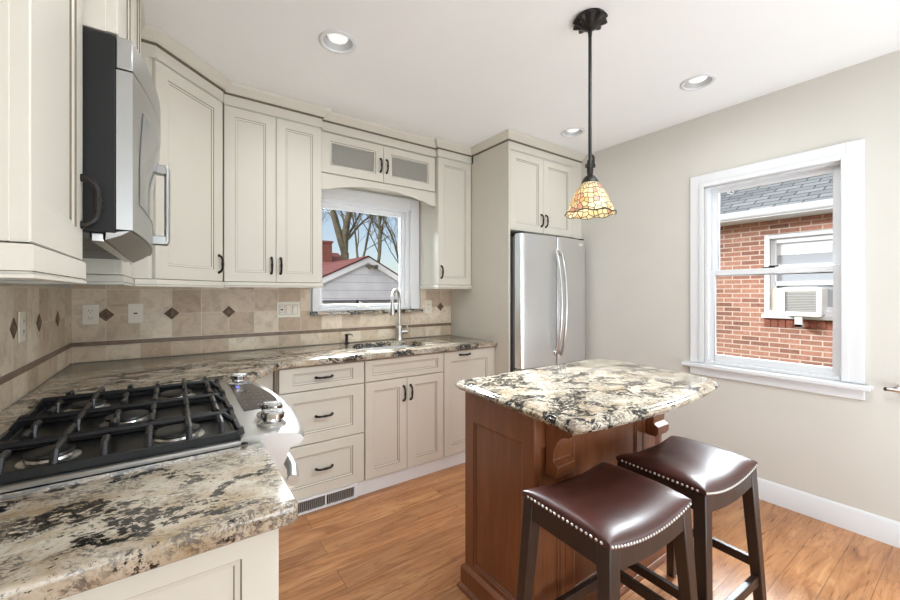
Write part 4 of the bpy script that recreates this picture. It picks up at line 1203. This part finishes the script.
# ------------------------------------------------------------------ bar stools
SW, SD, SH = 0.405, 0.320, 0.648
def zedge(x):
    s = 2 * x / SW
    return SH - 0.030 * (1 - s * s)
def make_stool():
    st = thing('bar_stool', 'left brown leather saddle stool, the one nearest the camera', 'stool', (0, 0, 0), 'saddle stools at the island')
    # leather saddle seat
    mb = MB()
    nx, ny = 28, 22
    def surf(i, j):
        u = -1 + 2 * i / nx
        v = -1 + 2 * j / ny
        uu = math.sin(u * PI / 2)
        vv = math.sin(v * PI / 2)
        x = uu * (SW / 2 + 0.004)
        y = vv * (SD / 2 + 0.004)
        h = (1 - abs(uu) ** 5) ** 0.5 * (1 - abs(vv) ** 3.0) ** 0.5
        return (x, y, zedge(x) + 0.004 + 0.040 * h)
    vs = [surf(i, j) for j in range(ny + 1) for i in range(nx + 1)]
    k = nx + 1
    mb.add(vs, [(j * k + i, j * k + i + 1, (j + 1) * k + i + 1, (j + 1) * k + i) for j in range(ny) for i in range(nx)])
    per = [(i, 0) for i in range(nx)] + [(nx, j) for j in range(ny)] + [(i, ny) for i in range(nx, 0, -1)] + [(0, j) for j in range(ny, 0, -1)]
    r0 = [surf(i, j) for i, j in per]
    mb.loft([r0, [(x, y, z - 0.016) for x, y, z in r0]], 0, False, True)
    seat = mb.build('seat', 'leather', st, ang=60)
    # nailheads
    nm = None
    def nail(x, y, z, nrm):
        nonlocal nm
        if nm is None:
            b = MB().lathe([(0.0046, 0), (0.0042, 0.0016), (0.0026, 0.003), (0.0002, 0.0036)], 10)
            nm = b.build('nailhead', 'nickel', seat)
            o = nm
        else:
            o = nm.copy()
            COL.objects.link(o)
        o.parent = seat
        o.location = (x, y, z)
        o.rotation_euler = Vector(nrm).to_track_quat('Z', 'Y').to_euler()
    for s in (-1, 1):
        for i in range(30):
            x = -SW / 2 + 0.006 + (SW - 0.012) * i / 29
            nail(x, s * (SD / 2 + 0.0038), zedge(x) - 0.004, (0, s, 0))
    for s in (-1, 1):
        for i in range(18):
            y = -SD / 2 + 0.022 + (SD - 0.044) * i / 17
            nail(s * (SW / 2 + 0.0038), y, SH - 0.004, (s, 0, 0))
    # apron rails
    for s in (-1, 1):
        mb = MB()
        rings = []
        for i in range(17):
            x = -SW / 2 + 0.03 + (SW - 0.06) * i / 16
            zt = zedge(x) - 0.0125
            zb = zt - 0.052 - 0.012 * (2 * x / SW) ** 4
            y0, y1 = s * (SD / 2 + 0.001), s * (SD / 2 - 0.022)
            rings.append([(x, y0, zb), (x, y1, zb), (x, y1, zt), (x, y0, zt)])
        mb.loft(rings).build('apron', 'espresso', st, bevel=0.001)
        MB().box(s * (SW / 2 + 0.001) if s < 0 else SW / 2 - 0.022, -(SW / 2 - 0.022) if s < 0 else SW / 2 + 0.001, -SD / 2 + 0.03, SD / 2 - 0.03, SH - 0.075, SH - 0.0125).build('apron', 'espresso', st, bevel=0.001)
    # splayed legs
    sx, sy = 0.040, 0.028
    for a in (-1, 1):
        for b in (-1, 1):
            def ring(z, w, d):
                t = (SH - 0.0125 - z) / SH
                ox = a * (SW / 2 + 0.002 + sx * t)
                oy = b * (SD / 2 + 0.002 + sy * t)
                return [(ox, oy, z), (ox - a * w, oy, z), (ox - a * w, oy - b * d, z), (ox, oy - b * d, z)]
            MB().loft([ring(0.0, 0.032, 0.032), ring(0.35, 0.042, 0.038), ring(SH - 0.0125, 0.048, 0.042)]).build('leg', 'espresso', st, bevel=0.003)
    def ext(z):
        t = (SH - z) / SH
        return SW / 2 + sx * t, SD / 2 + sy * t
    for b in (-1, 1):
        z = 0.20 if b < 0 else 0.205
        X, Y = ext(z)
        MB().box(-X + 0.03, X - 0.03, b * (Y - 0.018) - 0.011, b * (Y - 0.018) + 0.011, z - 0.018, z + 0.018).build('stretcher', 'espresso', st, bevel=0.002)
    for a in (-1, 1):
        z = 0.26
        X, Y = ext(z)
        MB().box(a * (X - 0.02) - 0.010, a * (X - 0.02) + 0.010, -Y + 0.03, Y - 0.03, z - 0.017, z + 0.017).build('stretcher', 'espresso', st, bevel=0.002)
    return st
stool = make_stool()
stool.location = (1.612, 0.738, 0)
stool.rotation_euler = (0, 0, R(-3))
def copy_tree(o, parent=None):
    c = o.copy()
    COL.objects.link(c)
    if parent is not None:
        c.parent = parent
    for ch in list(o.children):
        copy_tree(ch, c)
    return c
st2 = copy_tree(stool)
st2.location = (2.118, 0.716, 0)
st2.rotation_euler = (0, 0, R(-2.5))
st2['label'] = 'right brown leather saddle stool, the one nearer the brick view window'

# ------------------------------------------------------------------ pendant and recessed lights
px, py = 2.020, 1.080
p = thing('pendant_lamp', 'bronze pendant with a stained glass shade over the island', 'lamp', (px, py, ZC))
mb = MB()
rings = []
n = 64
for rad, z, am in ((0.066, ZC - 0.0005, 0.0), (0.070, ZC - 0.008, 0.004), (0.071, ZC - 0.018, 0.008), (0.060, ZC - 0.026, 0.006), (0.046, ZC - 0.032, 0.002), (0.034, ZC - 0.042, 0.0), (0.020, ZC - 0.050, 0), (0.012, ZC - 0.054, 0)):
    rings.append([(px + (rad + am * math.cos(10 * t)) * math.cos(t), py + (rad + am * math.cos(10 * t)) * math.sin(t), z - am * 0.5 * math.cos(10 * t)) for t in [2 * PI * i / n for i in range(n)]])
mb.loft(rings).build('canopy', 'bronze', p, ang=50)
MB().tube([(px, py, ZC - 0.05), (px, py, ZC - 0.09), (px, py, 1.90)], [0.0105, 0.0075, 0.0075], 12).build('rod', 'bronze', p)
sw_ = MB().tube([(px, py, 1.91), (px, py, 1.895), (px, py, 1.86), (px, py, 1.83)], [0.012, 0.014, 0.014, 0.011], 12)
sw_.tube([(px - 0.016, py + 0.012, 1.885), (px + 0.018, py - 0.013, 1.885)], 0.009, 10)
sw_.tube([(px + 0.012, py - 0.009, 1.885), (px + 0.014, py - 0.010, 1.925), (px + 0.010, py - 0.007, 1.935)], [0.006, 0.006, 0.004], 8)
sw_.build('swivel_joint', 'bronze', p)
MB().lathe([(0.012, 1.842), (0.020, 1.838), (0.031, 1.826), (0.037, 1.811), (0.038, 1.806), (0.033, 1.803)], 28, base=Matrix.Translation((px, py, 0))).build('shade_cap', 'bronze', p)
mb = MB()
n = 48
outer, inner = [], []
for k, (rad, z) in enumerate(((0.034, 1.808), (0.044, 1.796), (0.060, 1.772), (0.077, 1.738), (0.091, 1.706), (0.101, 1.682), (0.110, 1.666))):
    wv = (0, 0, 0, 0, 0, 0.002, 0.004)[k]
    outer.append([(rad * math.cos(t), rad * math.sin(t), z - 1.75 - wv * math.cos(8 * t)) for t in [2 * PI * i / n for i in range(n)]])
    inner.append([((rad - 0.003) * math.cos(t), (rad - 0.003) * math.sin(t), z - 1.7505 - wv * math.cos(8 * t)) for t in [2 * PI * i / n for i in range(n)]])
mb.loft(outer + inner[::-1], 0, False, False)
off = p.location
mb.v = [v + Vector((px, py, 1.75)) for v in mb.v]
# the shade keeps its own centre so its glass pattern runs round it
sm = MB()
sm.v, sm.f, sm.mi = [v - Vector((px, py, 1.75)) + off for v in mb.v], mb.f, mb.mi
shade = sm.build('glass_shade', 'stained', p, ang=60)
shade.location = (0, 0, 1.75 - ZC)
rm = MB().tube([(px + 0.110 * math.cos(t), py + 0.110 * math.sin(t), 1.666 - 0.004 * math.cos(8 * t)) for t in [2 * PI * i / 64 for i in range(65)]], 0.0026, 6)
rm.build('lead_rim', 'bronze', shade)
mb = MB()
mb.sphere((px, py, 1.725), 0.026, 16, 0, 1.25)
mb.build('bulb', 'bulb', p)
lamp('pendant_glow', 'POINT', (px, py, 1.690), (0, 0, 0), 0.7, (1.0, 0.88, 0.68), shadow_soft_size=0.03)
def downlight(x, y, label, power):
    d = thing('recessed_light', label, 'lamp', (x, y, ZC), 'recessed ceiling lights')
    T = Matrix.Translation((x, y, 0))
    MB().lathe([(0.073, ZC - 0.0005), (0.092, ZC - 0.0005), (0.092, ZC - 0.004), (0.088, ZC - 0.007), (0.076, ZC - 0.008), (0.0725, ZC - 0.004), (0.0725, ZC)], 40, 0, False, False, base=T).build('trim_ring', 'trim', d)
    MB().lathe([(0.0725, ZC), (0.068, ZC + 0.02), (0.060, ZC + 0.055), (0.060, ZC + 0.075), (0.001, ZC + 0.075)], 40, 0, False, True, base=T).build('reflector', 'baffle', d)
    MB().lathe([(0.001, ZC + 0.006), (0.030, ZC + 0.009), (0.046, ZC + 0.017), (0.051, ZC + 0.028), (0.051, ZC + 0.05), (0.001, ZC + 0.05)], 32, 0, True, True, base=T).build('bulb', 'lens', d)
    if power:
        lamp('downlight', 'SPOT', (x, y, ZC - 0.002), (0, 0, 0), power, (0.95, 0.98, 1.0), spot_size=R(172), spot_blend=1.0, shadow_soft_size=0.04)
downlight(*LIGHTS[0], 'round recessed ceiling light nearest the upper cabinets', 24)
downlight(*LIGHTS[1], 'round recessed ceiling light right of the pendant, toward the right window', 9)
downlight(*LIGHTS[2], 'round recessed ceiling light above the fridge, behind the pendant rod', 3)

# ------------------------------------------------------------------ towel bar
t = thing('towel_bar', 'chrome bar end on the right wall at the edge of the photo', 'towel bar', (W, 0.1, 0.81))
MB().tube([(W - 0.055, 0.338, 0.812), (W - 0.055, -0.25, 0.812)], 0.010, 14).build('bar', 'chrome', t)
for y in (0.30, -0.21):
    MB().tube([(W - 0.0005, y, 0.812), (W - 0.012, y, 0.812), (W - 0.016, y, 0.812), (W - 0.055, y, 0.812)], [0.02, 0.02, 0.009, 0.009], 14).build('post', 'chrome', t)
MB().sphere((W - 0.055, 0.340, 0.812), 0.0105, 12).build('end_cap', 'rubber', t)

# ------------------------------------------------------------------ outside: lawn, garage, houses, trees
GZ = -0.75
struct(MB().box(-40, 60, -30, 80, GZ - 0.2, GZ).build('ground', 'grass'))
# brick house beyond the right window
bx = 6.65
h = thing('brick_house', 'red brick house close outside the right window', 'house', (bx, 1.5, GZ))
WY0, WY1, WZ0, WZ1 = 0.45, 1.745, 1.040, 2.040
mb = MB()
mb.box(bx, bx + 0.25, -6, WY0, GZ, 2.224).box(bx, bx + 0.25, WY1, 9, GZ, 2.224).box(bx, bx + 0.25, WY0, WY1, GZ, WZ0).box(bx, bx + 0.25, WY0, WY1, WZ1, 2.224).box(bx + 0.25, bx + 6, -6, -5.8, GZ, 2.224).box(bx + 0.25, bx + 6, 8.8, 9, GZ, 2.224).box(bx + 5.8, bx + 6, -5.8, 8.8, GZ, 2.224)
mb.build('wall', 'brick', h)
MB().hexa([(bx - 0.35, -6.3, 2.27), (bx - 0.35, 9.3, 2.27), (bx + 3.2, 9.3, 4.05), (bx + 3.2, -6.3, 4.05)], [(bx - 0.35, -6.3, 2.34), (bx - 0.35, 9.3, 2.34), (bx + 3.2, 9.3, 4.12), (bx + 3.2, -6.3, 4.12)]).hexa([(bx + 6.6, -6.3, 2.27), (bx + 6.6, 9.3, 2.27), (bx + 3.2, 9.3, 4.05), (bx + 3.2, -6.3, 4.05)], [(bx + 6.6, -6.3, 2.34), (bx + 6.6, 9.3, 2.34), (bx + 3.2, 9.3, 4.12), (bx + 3.2, -6.3, 4.12)]).build('roof', 'shingle', h)
MB().box(bx - 0.36, bx, -6.2, 9.2, 2.225, 2.262).build('soffit', 'trim', h)
MB().prism([(bx - 0.36, 2.235), (bx - 0.38, 2.24), (bx - 0.40, 2.262), (bx - 0.41, 2.315), (bx - 0.39, 2.325), (bx - 0.36, 2.30)], -6.3, 9.3, 'xz').build('gutter', 'trim', h)
mb = MB()
frame4(mb, 'y', WY0, WY1, WZ0, WZ1, 0.05, bx - 0.02, bx + 0.1)
frame4(mb, 'y', WY0 + 0.05, WY1 - 0.05, WZ0 + 0.04, WZ1 - 0.05, 0.06, bx + 0.03, bx + 0.09)
hw = mb.build('window', 'trim', h, bevel=0.004)
MB().box(bx + 0.04, bx + 0.10, WY0 + 0.1, WY1 - 0.1, 1.62, 1.66).box(bx + 0.03, bx + 0.09, WY0 + 0.1, WY1 - 0.1, 1.40, 1.45).build('meeting_rail', 'trim', hw)
MB().box(bx + 0.075, bx + 0.085, WY0 + 0.1, WY1 - 0.1, WZ0 + 0.08, WZ1 - 0.1).build('pane', 'housepane', hw)
MB().box(bx + 0.068, bx + 0.073, WY0 + 0.1, WY1 - 0.1, 1.78, WZ1 - 0.1).build('blind', 'blind', hw)
MB().box(bx - 0.06, bx + 0.06, WY0 - 0.05, WY1 + 0.02, WZ0 - 0.05, WZ0).build('sill', 'trim', hw, bevel=0.006)
mb = MB()
y = WY0 - 0.02
while y < WY1:
    mb.box(bx - 0.012, bx - 0.0005, y, y + 0.062, WZ0 - 0.16, WZ0 - 0.052)
    y += 0.074
mb.build('brick_sill_course', plain('dark_red_brick', (142, 84, 66), 0.9, vary=0.25, vs=14), h)
ac = thing('air_conditioner', 'white window air conditioner sticking out of the brick house window', 'air conditioner', (bx, 1.38, WZ0))
ay0, ay1, az0, az1, ax = 1.17, 1.55, WZ0 + 0.003, 1.365, bx - 0.18
MB().box(ax + 0.02, bx + 0.16, ay0, ay1, az0, az1).build('case', 'plastic', ac, bevel=0.015)
mb = MB()
frame4(mb, 'y', ay0, ay1, az0 - 0.01, az1 + 0.005, 0.05, ax, ax + 0.03)
mb.build('front_frame', 'plastic', ac, bevel=0.008)
mb = MB()
z = az0 + 0.05
while z < az1 - 0.06:
    mb.box(ax + 0.006, ax + 0.018, ay0 + 0.05, ay1 - 0.05, z, z + 0.008)
    z += 0.019
mb.build('louvre_grille', plain('coil_grey', (150, 150, 144), 0.6), ac)
MB().box(ax + 0.02, ax + 0.06, 1.345, 1.415, 0.90, az0 - 0.002).box(ax + 0.02, bx - 0.06, 1.345, 1.415, 0.90, 0.94).build('support_bracket', 'plastic', ac, bevel=0.005)
MB().box(bx + 0.012, bx + 0.03, ay1 + 0.002, WY1 - 0.07, az0, az1).build('side_curtain', plain('accordion_panel_cream', (228, 216, 190), 0.7), ac)
# garage
g = thing('garage', 'white sided garage with a low gable outside the sink window', 'garage', (5.1, 11, GZ))
gy = 11.0
gx, gzp = 5.225, 2.40
L0, R0 = (2.6, 1.16), (7.2, 1.33)
def rake(x):
    return gzp + (L0[1] - gzp) * (gx - x) / (gx - L0[0]) if x < gx else gzp + (R0[1] - gzp) * (x - gx) / (R0[0] - gx)
MB().prism([(2.75, 1.10), (7.05, 1.10), (7.05, rake(7.05) - 0.03), (gx, gzp - 0.03), (2.75, rake(2.75) - 0.03)], gy, gy + 5, 'xz').build('gable_wall', 'siding', g, smooth=False)
MB().box(2.75, 7.05, gy + 0.06, gy + 5, GZ, 1.10).build('lower_wall', 'siding', g, smooth=False)
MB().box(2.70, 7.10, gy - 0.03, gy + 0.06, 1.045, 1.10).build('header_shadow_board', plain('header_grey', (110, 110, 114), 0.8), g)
mb = MB()
for (xa, za), (xb, zb) in (((L0[0], rake(L0[0])), (gx, gzp)), ((gx, gzp), (R0[0], rake(R0[0])))):
    mb.hexa([(xa, gy - 0.06, za - 0.19), (xb, gy - 0.06, zb - 0.19), (xb, gy - 0.005, zb - 0.19), (xa, gy - 0.005, za - 0.19)], [(xa, gy - 0.06, za - 0.01), (xb, gy - 0.06, zb - 0.01), (xb, gy - 0.005, zb - 0.01), (xa, gy - 0.005, za - 0.01)])
mb.build('rake_board', plain('rake_white', (226, 226, 230), 0.6), g)
mb = MB()
for (xa, za), (xb, zb) in (((L0[0], rake(L0[0])), (gx, gzp)), ((gx, gzp), (R0[0], rake(R0[0])))):
    mb.hexa([(xa, gy - 0.075, za - 0.008), (xb, gy - 0.075, zb - 0.008), (xb, gy + 5.1, zb - 0.008), (xa, gy + 5.1, za - 0.008)], [(xa, gy - 0.075, za + 0.03), (xb, gy - 0.075, zb + 0.03), (xb, gy + 5.1, zb + 0.03), (xa, gy + 5.1, za + 0.03)])
mb.build('roof', 'redroof', g)
MB().box(5.16, 5.44, gy - 0.07, gy - 0.005, 2.10, 2.15).tube([(5.22, gy - 0.07, 2.12), (5.19, gy - 0.22, 2.08)], [0.03, 0.07], 10).tube([(5.38, gy - 0.07, 2.12), (5.41, gy - 0.22, 2.08)], [0.03, 0.07], 10).build('flood_light', plain('weathered_lamp_metal', (110, 104, 86), 0.5), g)
# red roofed house behind
hh = thing('red_roof_house', 'house with a red roof and brick chimney behind the garage', 'house', (5, 20, GZ))
MB().box(0.5, 7.6, 18.6, 24, GZ, 2.15).build('wall', plain('house_wall_tan', (196, 182, 166), 0.9, vary=0.05), hh)
MB().hexa([(0.1, 18.0, 2.1), (8.0, 18.0, 2.1), (7.9, 21.3, 3.45), (0.2, 21.3, 3.45)], [(0.1, 18.0, 2.18), (8.0, 18.0, 2.18), (7.9, 21.3, 3.53), (0.2, 21.3, 3.53)]).hexa([(0.1, 24.6, 2.1), (8.0, 24.6, 2.1), (7.9, 21.3, 3.45), (0.2, 21.3, 3.45)], [(0.1, 24.6, 2.18), (8.0, 24.6, 2.18), (7.9, 21.3, 3.53), (0.2, 21.3, 3.53)]).build('roof', 'redroof', hh, smooth=False)
MB().box(6.3, 7.05, 19.7, 20.4, 2.4, 3.85).box(6.25, 7.1, 19.65, 20.45, 3.85, 3.95).build('chimney', plain('chimney_brick', (150, 92, 78), 0.9, vary=0.25, vs=10), hh)
# bare trees
def tree(label, x, y, r0, seed, forks, height, lean=0.0):
    rnd = random.Random(seed)
    mb = MB()
    def grow(p, d, r, ln, lev):
        pts, rs = [p], [r]
        n = 6
        q = p.copy()
        for i in range(n):
            d = (d + Vector((rnd.uniform(-.17, .17), rnd.uniform(-.17, .17), rnd.uniform(-.01, .09)))).normalized()
            q = q + d * ln / n
            pts.append(q.copy())
            rs.append(max(0.008, r * (1 - 0.5 * (i + 1) / n)))
        mb.tube(pts, rs, 8 if lev < 2 else 5 if lev < 3 else 3)
        if lev >= 4:
            return
        for k in range((0, 6, 5, 4)[lev]):
            i = rnd.choice((1, 2, 3, 4, 5)) if k else 6
            a = rnd.uniform(0, 2 * PI)
            side = Vector((math.cos(a), 0.5 * math.sin(a), 0))
            nd = (d + side * rnd.uniform(0.5, 1.3) + Vector((0, 0, 0.1))).normalized()
            grow(pts[i], nd, rs[i] * rnd.uniform(0.38, 0.6), ln * rnd.uniform(0.5, 0.75), lev + 1)
    base = Vector((x, y, GZ))
    top = Vector((x + lean, y, GZ + height))
    mb.tube([base, base.lerp(top, 0.3), base.lerp(top, 0.7), top], [r0 * 1.25, r0, r0 * 0.92, r0 * 0.88], 12)
    for dx in forks:
        grow(top - Vector((0, 0, 0.1)), Vector((dx, rnd.uniform(-.1, .1), 1)).normalized(), r0 * 0.72, 4.2, 1)
    return tag(mb.build('bare_tree', 'bark', ang=80), label, 'tree', 'bare trees outside the sink window')
tree('thick forked bare tree left of the garage peak', 7.9, 20.2, 0.24, 3, (-0.08, 0.16, -0.6), 4.2)
tree('bare tree rising just right of the garage peak', 9.7, 20.0, 0.13, 8, (-0.05, 0.3), 3.6)
tree('slim bare tree between the forked tree and the garage peak', 10.4, 24.0, 0.12, 15, (-0.12, 0.15), 3.6)
tree('bare tree farthest right in the sink window, over the garage roof', 12.3, 22.0, 0.12, 21, (-0.25, 0.2), 3.2)
tree('spindly bare tree at the left edge of the sink window, by the chimney', 7.4, 27.0, 0.12, 33, (-0.2, 0.35), 4.0)
